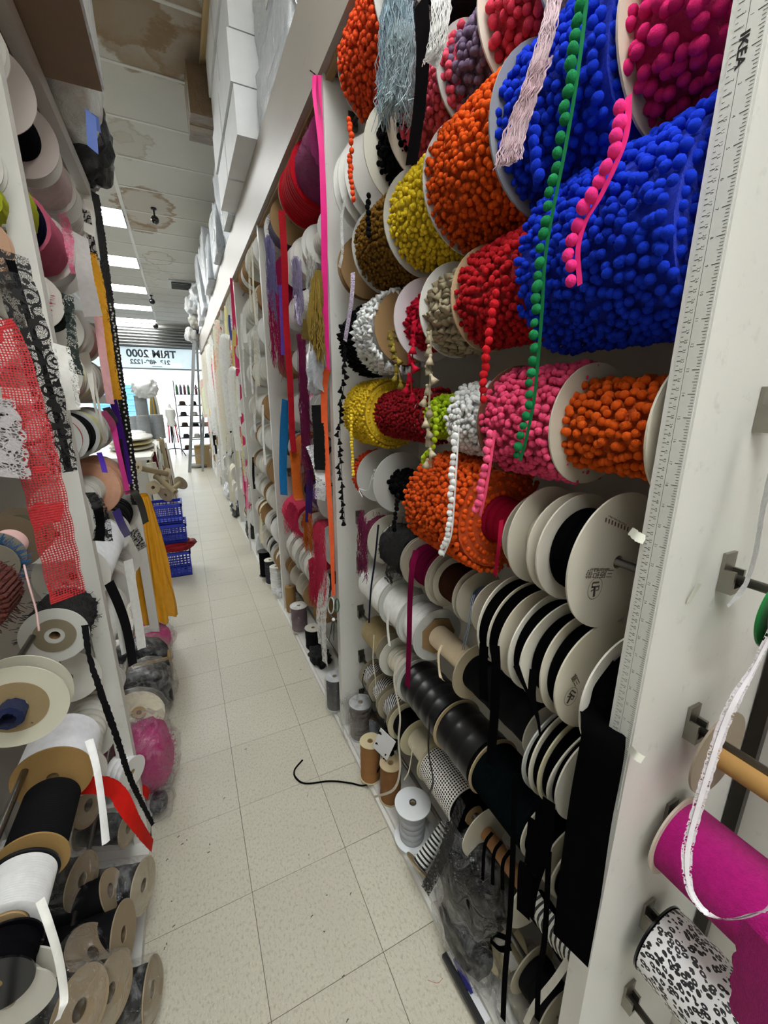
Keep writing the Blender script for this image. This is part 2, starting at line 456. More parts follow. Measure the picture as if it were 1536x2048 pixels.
    k = mk or {'cord': 'cloth', 'thread': 'cloth', 'ribbon': 'cloth', 'roll': 'velvet', 'fuzz': 'fuzz', 'lace': 'cloth'}.get(wind, 'cloth')
    wb = None
    if wind in ('fuzz', 'lace'):
        am = .007 if wind == 'fuzz' else .004
        wb = lambda a, z: am * (noise.noise(Vector((cos(a) * 7, sin(a) * 7, z * 130 + rb * 50))) + .6 * noise.noise(Vector((cos(a) * 22, sin(a) * 22, z * 300))))
    obj('winding', MB().lathe(winding_profile(wind, rb, L, core), n if not wb else max(n, 48), wob=wb), mat(k, col), t, world=False, crease=50)
    if wind == 'fuzz' and n >= 36:      # loose yarn ends standing off the winding
        b = MB()
        for i in range(150):
            a = rnd.uniform(0, 6.283); z = rnd.uniform(.004, L - .004); l = rnd.uniform(.008, .022)
            p = Vector((rb * cos(a), rb * sin(a), z)); d = Vector((cos(a) + rnd.uniform(-.7, .7), sin(a) + rnd.uniform(-.7, .7), rnd.uniform(-.5, .5))).normalized()
            b.tube([p, p + d * l * .5, p + d * l + Vector((0, -.004, 0))], .0007, 3, cap=False)
        obj('yarn_ends', b, mat('fuzz', col), t, world=False, crease=0)['kind'] = 'stuff'
    return t
# hanging ends ---------------------------------------------------
def tail(parent, pts, w, m, name='tail', label=None, **k):
    b = strip(pts, w, **k)
    o = obj(name, b, m, parent, crease=0)
    if label: o['label'] = label
    return o
def cordtail(parent, pts, r, m, name='tail', n=5):
    return obj(name, MB().tube(curve(pts, 6), r, n), m, parent, crease=0)
def pomtail(parent, pts, col, pr, w=.006, side=1, wd=(0, 1, 0), gap=1.9, seed=3, alt=False, tape=None):
    rnd = random.Random(seed); C = curve(pts, 8); acc = 0
    tp = obj('tape', strip(pts, w, wd=wd), mat('cloth', tape or col), parent, crease=0)
    me = pom_mesh(col, pr); L = 0; nxt = pr
    for i in range(1, len(C)):
        a, b = C[i - 1], C[i]; s = (b - a).length
        while L + s >= nxt:
            p = a.lerp(b, (nxt - L) / s); tan = (b - a).normalized(); d = Vector(wd); d = (d - tan * d.dot(tan)).normalized()
            sd = side * (rnd.choice((1, -1)) if alt else 1)
            q = p + d * sd * (w * .5 + pr * rnd.uniform(.5, 1.0)) + Vector((-pr * rnd.uniform(.1, .7), 0, 0)) * (1 if q0(parent) else -1)
            o = put('pompom', me, tp, world=True); sc = rnd.uniform(.82, 1.12)
            o.location = q; o.scale = (sc, sc, sc * rnd.uniform(1, 1.25)); o.rotation_euler = (rnd.uniform(-.5, .5), rnd.uniform(-.5, .5), rnd.uniform(0, 6))
            nxt += pr * gap * rnd.uniform(.9, 1.25)
        L += s
    return tp
def q0(parent): return parent.matrix_basis.translation.x > 0
def tasseltail(parent, pts, col, s, w=.005, gap=1.25, seed=5, wd=(0, 1, 0)):
    rnd = random.Random(seed); C = curve(pts, 8)
    tp = obj('tape', strip(pts, w, wd=wd), mat('cloth', col), parent, crease=0); me = tassel_mesh(col, s); L = 0; nxt = s * .3
    for i in range(1, len(C)):
        a, b = C[i - 1], C[i]; l = (b - a).length
        while L + l >= nxt:
            p = a.lerp(b, (nxt - L) / l)
            o = put('tassel', me, tp, world=True); o.location = p + Vector((rnd.uniform(-.3, -.1) * s, rnd.uniform(-.6, .6) * s, 0))
            o.rotation_euler = (rnd.uniform(-.5, .5), rnd.uniform(-.4, .4), rnd.uniform(0, 6)); nxt += s * gap * rnd.uniform(.8, 1.2)
        L += l
    return tp
def fringe(parent, top, length, col, nstr=60, r=.0009, spread=.01, name='fringe', kind='fuzz', curlk=.006, seed=1, band=None):
    "curtain of yarns hanging from a line of points"
    rnd = random.Random(seed); C = curve(top, 10); b = MB(); m = len(C)
    for i in range(nstr):
        x = rnd.uniform(0, m - 1.001); j = int(x); p = C[j].lerp(C[j + 1], x - j); l = length * rnd.uniform(.75, 1.05)
        pts = [p + Vector((rnd.uniform(-1, 1) * spread * s + curlk * sin(s * 9 + i), rnd.uniform(-1, 1) * spread * s * .6 + curlk * cos(s * 7 + i * 2), -l * s)) for s in (0, .2, .4, .6, .8, 1)]
        b.tube(pts, r, 3, cap=False)
    o = obj(name, b, mat(kind, col), parent, crease=0); o['kind'] = 'stuff'
    if band: tail(parent, top, band, mat('cloth', col), name='header_band', wd=(0, 0, 1))
    return o
# spool on a rack rod, measured in the picture ------------------------------------
ROWN = ['top', 'second', 'third', 'fourth', 'fifth', 'sixth', 'seventh', 'eighth', 'ninth', 'tenth', 'eleventh']
RZ = [2.33, 2.085, 1.89, 1.668, 1.43, 1.22, 1.01, .81, .59, .37, .17]
RODX = .60
def rs(row, xf, xn, hp, hb, label, wind, col, **k):
    "right rack: row index, picture column of the left rim of far and near flange, half heights in pixels of flange and winding"
    Z = RZ[row]; R = .1; mf = k.pop('meas', '') == 'f' or k.get('near') is False
    xm = xf if mf else xn      # the flange that shows its rim was measured
    for _ in range(5):
        Yn = yx(RODX - R, Z, xm); R = min(max(hp * depth((RODX, Yn, Z)), hb * depth((RODX, yx(RODX - R, Z, (xf + xn) / 2), Z))) / FPX, .125)
    Yn = yx(RODX - R, Z, xn); Yf = yx(RODX - R, Z, xf); Ym = Yf if mf else Yn
    rb = min(hb * depth((RODX, (Yn + Yf) / 2, Z)) / FPX, .128)
    if wind in ('pom', 'tassel'): rb -= k.get('pr', .0075) * 1.95
    Rf = min(hp * depth((RODX, Ym, Z)) / FPX, .125) if hp else rb * .8
    L = max(Yf - Yn, .012)
    if wind == 'pom' and L > .03: L -= .007
    k.setdefault('near', bool(hp)); k.setdefault('far', bool(hp)); k.setdefault('seed', int(xf))
    rb = min(rb, Rf - .003) if (hp and wind not in ('pom', 'tassel', 'fuzz')) else rb
    t = spool(label, rackM(RODX, Yf, Z, random.uniform(0, 6)), Rf, L, rb, wind, col, **k)
    t['_g'] = (Yn, Yf, Rf, rb)
    return t
def F(px, py, X=None): return at(px, py, X=.47 if X is None else X)

def ls(Z, xf, xn, hp, hb, label, wind, col, X=-.35, m='n', py=None, **k):
    "left rack: picture columns of the right rims of far and near flange"
    R = .08
    for _ in range(6):
        if py: Z = at(xn if m == 'n' else xf, py, X=X + R).z
        Ym = yx(X + R, Z, xn if m == 'n' else xf); R = min(max(hp, hb) * depth((X, Ym, Z)) / FPX, .125)
    Yn = yx(X + R, Z, xn); Yf = yx(X + R, Z, xf)
    rb = min(hb * depth((X, Ym, Z)) / FPX, .125); Rf = hp * depth((X, Ym, Z)) / FPX if hp else rb * .8
    Rf = min(Rf, .125); L = max(Yf - Yn, .012)
    k.setdefault('near', bool(hp)); k.setdefault('far', bool(hp)); k.setdefault('seed', int(xf))
    if hp and wind != 'fuzz': rb = min(rb, Rf - .003)
    t = spool(label, rackM(X, Yf, Z, random.uniform(0, 6)), Rf, L, rb, wind, col, **k)
    t['_g'] = (Yn, Yf, Rf, rb)
    return t
def FL(px, py, X=-.235): return at(px, py, X=X)

def strands(parent, pts, w, col, n=26, r=.0009, name='fringe_strands', wd=(.5, -.85, 0), seed=1, kind='cloth', wav=.0012):
    "looped yarns side by side along a hanging fringe end"
    rnd = random.Random(seed); C = curve(pts, 10); b = MB(); m = len(C)
    for i in range(n):
        u = (i / (n - 1) - .5); ph = rnd.uniform(0, 6); e = rnd.uniform(.9, 1)
        P = []
        for j, p in enumerate(C[:max(4, int(m * e))]):
            t = j / (m - 1); ww = w[0] + (w[1] - w[0]) * t if isinstance(w, (tuple, list)) else w
            d = Vector(wd).normalized()
            P.append(p + d * (u * ww) + Vector((-.0015 - .001 * sin(ph + j), 0, 0)) + d * wav * sin(j * 1.9 + ph))
        b.tube(P, r, 3, cap=False)
    o = obj(name, b, mat(kind, col), parent, crease=0); o['kind'] = 'stuff'
    return o
# ------------------------------------------------------------------ setting: floor, ceiling, walls
T = .3048; TX0 = .031; TY0 = .703
def floor_mat():
    t = NT('vinyl_tile'); g = t.n('ShaderNodeNewGeometry').outputs['Position']
    r = t.n('ShaderNodeObjectInfo').outputs['Random']
    P = t.n('ShaderNodeMapping', {'Vector': g, 'Scale': (1.0, .6, 1)}).outputs[0]
    a = t.noise(P, 150, 4, .65); b = t.noise(P, 260, 2, .6); c = t.noise(g, 3.5, 4)
    base = t.mix(c, hexc('#bdb8a8'), hexc('#cbc7b8'))
    base = t.mix(t.ramp(a, [(.50, (0, 0, 0, 1)), (.68, (1, 1, 1, 1))]), base, hexc('#a8a190'))
    base = t.mix(t.ramp(b, [(.60, (0, 0, 0, 1)), (.72, (.7, .7, .7, 1))]), base, hexc('#dcd8cc'))
    base = t.mix(t.math('MULTIPLY', r, .10), base, hexc('#8d8777'))
    t.base(base, .33); t.bump(t.noise(g, 25, 3), .05, .002)
    return t.m
fb = struct('floor', MB().box((-6, -3, -.06), (.9, 14.2, -.0015)).box((.9, 10.1, -.06), (4, 14.2, -.0015)), mat('plain', '#5c564a'))
FM = floor_mat(); g = .0008
tb = MB(); z1 = 0.0; s = T / 2 - g
tb.add([(-s, -s, -.0014), (s, -s, -.0014), (s, s, -.0014), (-s, s, -.0014), (-s, -s, -.0006), (s, -s, -.0006), (s, s, -.0006), (-s, s, -.0006), (-s + .0008, -s + .0008, 0), (s - .0008, -s + .0008, 0), (s - .0008, s - .0008, 0), (-s + .0008, s - .0008, 0)],
       [(0, 1, 5, 4), (1, 2, 6, 5), (2, 3, 7, 6), (3, 0, 4, 7), (4, 5, 9, 8), (5, 6, 10, 9), (6, 7, 11, 10), (7, 4, 8, 11), (8, 9, 10, 11)])
tme = tb.mesh('tile', FM, False)
for k in range(-3, 5):
    for j in range(-3, 44):
        if k >= 2 and j < 31: continue
        put('tile', tme, fb, loc=(TX0 + T * (k + .5), TY0 + T * (j + .5), 0))
ZC = 3.62
def ceil_mat():
    t = NT('ceiling_board'); g = t.n('ShaderNodeNewGeometry').outputs['Position']
    wob = t.n('ShaderNodeTexNoise', {'Vector': g, 'Scale': 7, 'Detail': 5, 'Roughness': .65}).outputs['Color']
    gd = t.n('ShaderNodeVectorMath', {0: g, 1: t.n('ShaderNodeVectorMath', {0: wob, 1: (.34, .34, 0)}, operation='MULTIPLY').outputs[0]}, operation='ADD').outputs[0]
    n = t.noise(g, 150, 3, .7); f = t.noise(g, 420, 2)
    col = t.mix(t.noise(g, 1.3, 3), hexc('#c4c3bd'), hexc('#d4d3cd'))
    col = t.mix(t.ramp(f, [(.62, (0, 0, 0, 1)), (.70, (.5, .5, .5, 1))]), col, hexc('#8d8b84'))
    br = hexc('#8a6f4b')
    def spot(px, py, rx, ry, inner, ringw, amt, fillamt, c=br):
        nonlocal col
        p = at(px, py, Z=ZC); o = Vector((p.x + .17, p.y + .17, p.z))
        d = t.n('ShaderNodeVectorMath', {0: gd, 1: tuple(o)}, operation='SUBTRACT').outputs[0]
        d = t.n('ShaderNodeVectorMath', {0: d, 1: (1 / rx, 1 / ry, 0)}, operation='MULTIPLY').outputs[0]
        l = t.n('ShaderNodeVectorMath', {0: d}, operation='LENGTH').outputs['Value']
        k = t.ramp(l, [(inner - ringw, (fillamt,) * 3 + (1,)), (inner, (amt,) * 3 + (1,)), (min(inner + .05, .98), (amt * .7,) * 3 + (1,)), (min(inner + .10, .995), (0, 0, 0, 1))])
        col = t.mix(k, col, c)
    spot(300, 50, .42, .52, .80, .5, .75, .40); spot(385, 120, .30, .34, .8, .25, .7, .25); spot(230, 20, .35, .3, .8, .3, .75, .55)
    spot(250, 282, .20, .34, .86, .10, .5, .20, hexc('#8f8468')); spot(244, 276, .09, .14, .8, .2, .35, .15, hexc('#8f8468'))
    spot(292, 420, .34, .62, .84, .16, .85, .22); spot(275, 455, .26, .2, .8, .5, .75, .5)
    spot(317, 517, .22, .38, .86, .09, .6, .05); spot(262, 530, .18, .2, .88, .06, .35, .05); spot(296, 537, .2, .3, .88, .06, .35, .05); spot(318, 550, .22, .3, .88, .06, .3, .05); spot(300, 567, .12, .3, .86, .07, .4, .05); spot(330, 597, .5, .5, .9, .05, .25, .03)
    t.base(col, .9); t.bump(n, .25, .003)
    return t.m
CM = ceil_mat()
cb = struct('ceiling', MB().box((-6, -3, ZC + .02), (4, 14.2, ZC + .1)), mat('plain', '#8d8b84'))
cx = [-5.22, -4.0, -2.78, -1.56, -.34, .88, 2.1]; LY = [.74, 2.57, 4.40, 6.23, 8.06, 9.89, 11.72, 13.55]
LY = [3.79 - .61 * 8 + .61 * 3 * i for i in (0, 3, 4, 5, 6, 7, 8)]
cme = MB().box((-.61 + .006, -.305 + .006, 0), (.61 - .006, .305 - .006, .015)).mesh('ceiling_tile', CM, False)
for i in range(2, 5):
    for j in range(-4, 18):
        y = 3.79 + .61 * j
        if i == 3 and any(abs(y - l) < .1 for l in LY): continue
        put('ceiling_tile', cme, cb, loc=(cx[i] + .61, y + .305, ZC))
tee = mat('plain', '#d9d9d4')
for x in cx: obj('main_tee', MB().box((x - .018, -3, ZC - .012), (x + .018, 14.2, ZC + .002)), tee, cb, smooth=False)
for j in range(-8, 18):
    y = 3.79 + .61 * j
    obj('cross_tee', MB().box((-5.4, y - .011, ZC - .006), (3.3, y + .011, ZC + .002)), tee, cb, smooth=False)
ordn = ['first', 'second', 'third', 'fourth', 'fifth', 'sixth', 'seventh', 'eighth', 'ninth']
def troffer(x, y, label, grp):
    t = thing('ceiling_light', label, 'light', Matrix.Translation((x, y, ZC)), grp)
    obj('frame', MB().box((x - .60, y - .30, ZC - .012), (x + .60, y - .285, ZC + .05)).box((x - .60, y + .285, ZC - .012), (x + .60, y + .30, ZC + .05)).box((x - .60, y - .285, ZC - .012), (x - .585, y + .285, ZC + .05)).box((x + .585, y - .285, ZC - .012), (x + .60, y + .285, ZC + .05)), tee, t, smooth=False)
    obj('diffuser', MB().box((x - .585, y - .285, ZC - .006), (x + .585, y + .285, ZC + .004)), mat('glow'), t, smooth=False)
for i, y in enumerate(LY):
    troffer(-.95, y + .305, 'white fluorescent ceiling panel above the left rack, %s counting from the shop front' % ordn[6 - i], 'ceiling light panels')
for i, y in enumerate((.43, -.79, -2.01)): troffer(.27, y, 'white fluorescent ceiling panel straight above the aisle, %s' % ('added as fill light over the camera', 'just behind the camera', 'well behind the camera')[i], 'ceiling light panels')  # the panel over the camera is added, out of view, to brighten the near aisle
for i, y in enumerate((2.5, 6.2, 9.8)):
    troffer(-3.39, y + .1, 'unseen fluorescent panel added for light in the far left aisle, %s from the back' % ordn[i], 'ceiling light panels')  # unseen panels, added only for the light they give
pw = mat('paint', '#d6d3ca')
struct('wall_right', MB().box((.875, -3, -.06), (1.0, 10.2, 3.72)), pw)
struct('wall_left', MB().box((-6.1, -3, -.06), (-6, 14.3, 3.72)), pw)
struct('wall_back', MB().box((-6, -3.1, -.06), (1, -3, 3.72)), pw)
struct('wall_side', MB().box((4, 10.1, -.06), (4.1, 14.3, 3.72)).box((.875, 10.1, -.06), (4, 10.2, 3.72)), pw)
# shop front: wall beside the opening, roller shutter coil, glazed transom with lettering
FY = 14.2
struct('wall_front', MB().box((-6, FY, 3.06), (4, FY + .2, 3.72)).box((-6, FY, -.06), (-2.6, FY + .2, 3.06)).box((1.5, FY, -.06), (4, FY + .2, 3.06)), mat('paint', '#c9c8c2'))
sh_ = thing('roller_shutter', 'grey slatted roller shutter rolled up under the ceiling at the shop front', 'shutter', Matrix.Translation((-.5, FY - .3, 3.0)))
for i in range(7):
    z = 3.02 + .075 * i
    obj('slat', MB().lathe([(.0, -2.1), (.034, -2.1), (.034, 2.1), (0, 2.1)], 10, Matrix.Translation((-.5, FY - .12 - .05 * sin(i * .45), z)) @ Matrix.Rotation(pi / 2, 4, 'Y')), mat('metal', '#9a9c9c'), sh_)
trn = struct('window_1', MB().box((-2.6, FY + .03, 2.38), (1.5, FY + .09, 2.42)).box((-2.6, FY + .03, 2.98), (1.5, FY + .09, 3.06)), mat('plain', '#6f7577'))
obj('pane', MB().box((-2.6, FY + .05, 2.42), (1.5, FY + .056, 2.98)), mat('glass'), trn, smooth=False)
obj('banner', MB().box((-2.5, FY + .065, 2.42), (.62, FY + .07, 2.98)), mat('banner', '#f4f6f6'), trn, smooth=False)
def text(body, size, M, m, name, parent=None, extr=.0006, align='CENTER', sx=1.0, bold=0):
    c = bpy.data.curves.new(name, 'FONT'); c.body = body; c.size = size; c.extrude = extr; c.align_x = align; c.offset = bold; c.align_y = 'CENTER'
    o = bpy.data.objects.new(name, c); COL.objects.link(o)
    bpy.context.view_layer.update()
    me = bpy.data.meshes.new_from_object(o.evaluated_get(bpy.context.evaluated_depsgraph_get())); bpy.data.objects.remove(o)
    me.transform(M @ Matrix.Diagonal((sx, 1, 1, 1)))
    me.materials.clear(); me.materials.append(m); me.name = name
    return put(name, me, parent)
# lettering faces the street, so it reads backwards from inside
MT = lambda x, z, s=1: Matrix.Translation((x, FY + .045, z)) @ Matrix.Rotation(pi / 2, 4, 'X') @ Matrix.Diagonal((-1, 1, 1, 1))
lt = mat('plain', '#2c3a44')
pa = at(262, 706, Y=FY); pb = at(343, 712, Y=FY)
text('TRIM 2000', .28, MT((pa.x + pb.x) / 2, 2.80), lt, 'lettering', trn, sx=1.0, bold=.008)
text('213  489-1222', .165, MT((pa.x + pb.x) / 2 - .06, 2.58), mat('plain', '#46525a'), 'lettering', trn, sx=1.05, bold=.006)
obj('print_line', MB().box((-.62, FY + .060, 2.455), (-.36, FY + .064, 2.475)), mat('plain', '#8b9498'), trn, smooth=False)
# street outside
gm = mat('plain', '#d8dadb')
struct('pavement', MB().box((-14, FY + .2, -.12), (14, 27, -.05)), gm)
bl = thing('street_building', 'sunlit white building across the street with a blue roller shutter', 'building', Matrix.Translation((0, 26, 0)))
obj('wall', MB().box((-14, 26, -.1), (14, 26.5, 9)), mat('plain', '#eef2f4'), bl, smooth=False)
a = at(248, 770, Y=25.9); b_ = at(305, 872, Y=25.9)
for i in range(18):
    z0 = b_.z + (a.z - b_.z) * i / 18; z1 = b_.z + (a.z - b_.z) * (i + 1) / 18
    obj('shutter_slat', MB().box((a.x - 1.5, 25.85 - (.03 if i % 2 else 0), z0), (b_.x, 25.98, z1)), mat('plain', '#5e93b8'), bl, smooth=False)
p = at(310, 800, Y=25.9)
obj('pillar', MB().box((p.x, 25.7, -.1), (p.x + 1.1, 26, a.z + .1)), mat('plain', '#e6dcd6'), bl, smooth=False)
# ------------------------------------------------------------------ racks
XF = .506; DY = [.268 + 1.22 * i for i in range(9)]
rr = thing('trim_rack', 'long white painted trim rack with dividers and rods along the right wall', 'rack', Matrix.Translation((.7, 5, 0)))
wp = mat('paint', '#dcdbd6')
for i, y in enumerate(DY):
    obj('divider', MB().box((XF, y, 0), (.874, y + .035, 2.44)), wp, rr, smooth=False)
obj('fascia', MB().box((XF - .012, -1.0, 2.44), (XF + .008, DY[-1] + .05, 2.735)), mat('paint', '#aea69c'), rr, smooth=False)
obj('fascia_strip', MB().box((XF + .008, -1.0, 2.425), (XF + .03, DY[-1] + .05, 2.47)), mat('wood', '#a98a5f'), rr, smooth=False)
obj('top_board', MB().box((XF + .008, -1.0, 2.47), (.874, DY[-1] + .05, 2.49)), mat('wood', '#b0795a'), rr, smooth=False)
obj('upper_shelf', MB().box((XF + .008, -1.0, 2.70), (.874, DY[-1] + .05, 2.72)), mat('wood', '#cfc4ae'), rr, smooth=False)
obj('base_board', MB().box((XF + .004, -1.0, 0), (.874, DY[-1] + .05, .035)), wp, rr, smooth=False)
obj('base_trim', MB().box((XF - .008, -1.0, 0), (XF + .004, DY[-1] + .05, .018)), wp, rr, smooth=False)
rodm = mat('metal', '#8f8d88')
rme = MB().lathe([(0, 0), (.0065, 0), (.0065, 1.184), (0, 1.184)], 12).mesh('rod', rodm)
bme = MB().box((-.014, -.004, -.02), (.014, 0, .034)).box((-.014, -.016, -.02), (.014, -.004, -.012)).box((-.014, -.016, -.02), (-.009, -.004, .012)).box((.009, -.016, -.02), (.014, -.004, .012)).lathe([(0, -.004), (.004, -.004), (.004, 0), (0, 0)], 8, Matrix.Translation((0, -.004, .025)) @ RX90).mesh('bracket', mat('metal', '#a09c92'), False)
for i in range(8):
    for z in RZ:
        o = put('rod', rme, rr); o.matrix_basis = Matrix.Translation((RODX if i < 2 else .575, DY[i + 1], z)) @ RX90
        if i < 2: put('bracket', bme, rr, loc=(RODX, DY[i + 1], z))
# left rack: open frame of posts
XL = -.26; LPY = [.06, 1.30, 2.50]
lr = thing('trim_rack', 'white painted post rack on the left of the aisle, packed with reels', 'rack', Matrix.Translation((-.45, 1.3, 0)))
for y in LPY:
    for x in (XL, -.62): obj('post', MB().box((x - .045, y, 0), (x, y + .04, 2.36)), wp, lr, smooth=False)
obj('top_rail', MB().box((XL - .04, -.9, 2.36), (XL, 2.545, 2.42)), mat('paint', '#c7c3bb'), lr, smooth=False)
obj('top_rail', MB().box((-.66, -.9, 2.36), (-.62, 2.545, 2.42)), wp, lr, smooth=False)
obj('back_panel', MB().box((-.68, -1.2, 0), (-.665, 2.54, 2.36)), mat('paint', '#b9b5ab'), lr, smooth=False)
obj('top_board', MB().box((-.70, -.9, 2.42), (XL - .03, 2.54, 2.435)), mat('kraft', '#8a7a66'), lr, smooth=False)
obj('base_board', MB().box((-.66, -.9, 0), (XL, 2.54, .03)), wp, lr, smooth=False)
LZ = [2.22, 1.93, 1.745, 1.55, 1.36, 1.145, .94, .74, .50, .26]
LRX = -.37
for y in LPY:
    for z in LZ[1::2]: obj('cross_bar', MB().box((-.62, y, z - .09), (XL - .045, y + .02, z - .05)), wp, lr, smooth=False)
for i in range(2):
    for z in LZ:
        o = put('rod', rme, lr); o.matrix_basis = Matrix.Translation((LRX, LPY[i + 1], z)) @ RX90
_tail0 = tail
def tail(*a, **k): k.setdefault('wd', (.25, -.97, 0)); return _tail0(*a, **k)
# ------------------------------------------------------------------ right rack, near bay: pom-pom trims on top, ribbon reels below
GB = 'spools on the near right rack bay'
CR = '#dcd7c8'; WH = '#e4e3de'; KR = '#a8855a'; GY = '#b9b8b4'; BK = '#050506'
A, B, C_, D, E_, FF, G, H_, I_, J_, K_ = range(11)
# top row
s = rs(A, 675, 746, 116, 112, 'bright orange pom-pom trim spool at the far end of the top row, right rack', 'pom', '#f2552b', fl=GY, group=GB, pr=.0072, near=False)
pomtail(s, [F(697, 240), F(703, 290), F(700, 330), F(706, 408)], '#f2552b', .0066, side=-1)
s = rs(A, 746, 800, 122, 96, 'pale blue looped fringe spool with yarn draped over its flange, top row', 'fuzz', '#bcd2de', fl=GY, group=GB, nearfl=(GY, 'card'))
fringe(s, [F(762, 40, .475), F(790, -30, .47), F(825, 20, .475)], .20, '#bdd6e4', 240, .0009, .02, curlk=.008, seed=4)
fringe(s, [F(775, 80, .465), F(800, 40, .46), F(828, 70, .465)], .13, '#cfe2ec', 160, .0008, .02, curlk=.008, seed=5)
s = rs(A, 806, 872, 0, 108, 'black fringe spool in the top row beside the pale blue fringe', 'fuzz', BK, group=GB)
tail(s, [F(842, 0, .462), F(846, 100, .458), F(838, 220, .455), F(822, 330, .452)], .034, mat('velvet', '#0e0c0e'), jag=.0006, seed=2)
s = rs(A, 880, 960, 118, 96, 'dusty mauve feather fringe spool high in the top row', 'fuzz', '#8d7f86', fl=CR, group=GB)
fr = tail(s, [F(880, -60, .455), F(884, 20, .452), F(874, 90, .448), F(862, 130, .446)], .036, mat('fuzz', '#e9e6e4'), name='white_fringe_end', scal=.04, sfreq=500, label='white looped chainette fringe end')
strands(s, [F(880, -60, .453), F(884, 20, .450), F(874, 90, .446), F(862, 128, .444)], .034, '#f4f2f0', 24)
# second row
for i, (a, b_) in enumerate(((666, 676), (677, 688), (690, 703))):
    s = rs(B, a, b_, 86 - 4 * i, 50, 'white flanged reel of white braid beside the tall divider, second row, %s of three' % ('far', 'middle', 'near')[i], 'ribbon', '#e6e5e2', fl=WH, group=GB)
tail(s, [F(690, 395, .475), F(683, 440, .472), F(685, 500, .47), F(679, 535, .468)], .012, mat('lace', '#eeeeee'), scal=.1, sfreq=400)
s = rs(B, 726, 772, 92, 72, 'black pom-pom trim spool with a cream flange, second row', 'pom', '#070608', fl=CR, group=GB, near=False)
pomtail(s, [F(738, 385), F(735, 420), F(738, 480)], '#0d0c0e', .0062, side=-1)
s = rs(B, 772, 872, 92, 76, 'coral pink pom-pom trim spool with a wide cream flange, second row', 'pom', '#f05c74', fl='#d6cdbd', group=GB, near=False)
s = rs(B, 872, 953, 92, 78, 'dusty lilac pom-pom trim spool, second row', 'pom', '#85728e', fl=GY, group=GB, near=False)
s = rs(B, 953, 1062, 116, 108, 'coral red pom-pom trim spool, second row near the picture top', 'pom', '#e6455c', fl=CR, group=GB, near=False, pr=.0085)
s = rs(B, 1062, 1150, 150, 118, 'pale pink chainette fringe spool at the picture top, second row', 'fuzz', '#d9b9c4', fl=GY, group=GB)
tail(s, [F(1118, -40, .435), F(1098, 60, .432), F(1062, 180, .428), F(1022, 300, .424), F(1012, 332, .424)], [.016, .016, .02, .026, .014], mat('fuzz', '#f0d3dc'), name='fringe_end', wd=(0, 1, 0), scal=.05, sfreq=600, label='pale pink chainette fringe end hanging over the blue pom-poms')
strands(s, [F(1118, -40, .433), F(1098, 60, .430), F(1062, 180, .426), F(1024, 300, .422), F(1010, 338, .422)], (.014, .03), '#f6dde5', 26)
strands(s, [F(1090, 120, .43), F(1060, 190, .425), F(1030, 270, .422), F(1016, 334, .42)], (.02, .036), '#efcfda', 18, seed=3)
s = rs(B, 1200, 1290, 165, 105, 'dark grey flanged spool cut off by the picture top, second row', 'fuzz', '#33302f', fl='#6b665f', group=GB)
# third row
s = rs(C_, 675, 681, 58, 30, 'bare kraft disc reel beside the tall divider, third row', 'ribbon', '#c9c2b4', fl=KR, fk='kraft', group=GB)
tail(s, [F(706, 545, .48), F(704, 590, .478), F(697, 640, .476), F(690, 682, .474)], .02, mat('sequin', '#c8b6d2'), name='sequin_end', label='lilac sequin trim end')
s = rs(C_, 703, 766, 80, 82, 'bronze brown pom-pom trim spool, third row', 'pom', '#7a561c', fl=GY, group=GB, pr=.0058, near=False)
s = rs(C_, 766, 845, 98, 96, 'yellow pom-pom trim spool, third row', 'pom', '#f0cf33', fl=GY, group=GB, pr=.0065, near=False)
s = rs(C_, 845, 978, 128, 130, 'burnt orange pom-pom trim spool swelling over its flanges, third row', 'pom', '#dd5519', fl=GY, group=GB, pr=.0064, near=False)
s = rs(C_, 978, 1200, 152, 156, 'royal blue pom-pom trim spool with a grey far flange, third row', 'pom', '#1738c9', fl='#8f9196', group=GB, pr=.0072, near=False)
pomtail(s, [F(1065, 235, .458), F(1062, 300, .455), F(1070, 365, .455)], '#1738c9', .0072, side=-1)
s = rs(C_, 1230, 1420, 160, 150, 'magenta pom-pom trim spool with a bent cream flange, third row', 'pom', '#dd2a72', fl='#d2c4b2', group=GB, pr=.0085, near=False, dent=.05)
pomtail(s, [F(1258, 190, .445), F(1250, 280, .442), F(1205, 385, .438), F(1172, 440, .436), F(1156, 500, .434), F(1160, 570, .434)], '#f0388a', .0068, side=1, w=.007)
# fourth row
s = rs(D, 680, 706, 0, 66, 'black tassel trim spool beside the tall divider, fourth row', 'tassel', '#0c0c0e', group=GB, pr=.0065)
tasseltail(s, [F(692, 690, .477), F(688, 760, .476), F(680, 860, .475), F(684, 960, .474), F(690, 1050, .474)], '#0c0c0e', .017)
s = rs(D, 707, 742, 70, 74, 'white tassel trim spool with a kraft near flange, fourth row', 'tassel', '#eceeee', fl=KR, fk='kraft', group=GB, pr=.0065, far=False)
s = rs(D, 768, 789, 0, 26, 'olive gold tassel trim remnant reel, fourth row', 'tassel', '#8b7a35', group=GB, pr=.0055, core=.012)
tasseltail(s, [F(781, 660, .474), F(790, 700, .47), F(802, 768, .468)], '#8b7a35', .016)
s = rs(D, 787, 812, 78, 52, 'crimson tassel trim spool with a pale lilac flange, fourth row', 'tassel', '#b3142f', fl='#d8d0d6', group=GB, pr=.006, near=False)
tasseltail(s, [F(832, 640, .475), F(826, 700, .472), F(822, 760, .47), F(826, 806, .47)], '#b3142f', .018)
s = rs(D, 838, 901, 88, 76, 'taupe tassel trim spool, fourth row, a long end hanging down', 'tassel', '#a79a80', fl=WH, group=GB, pr=.0075, near=False)
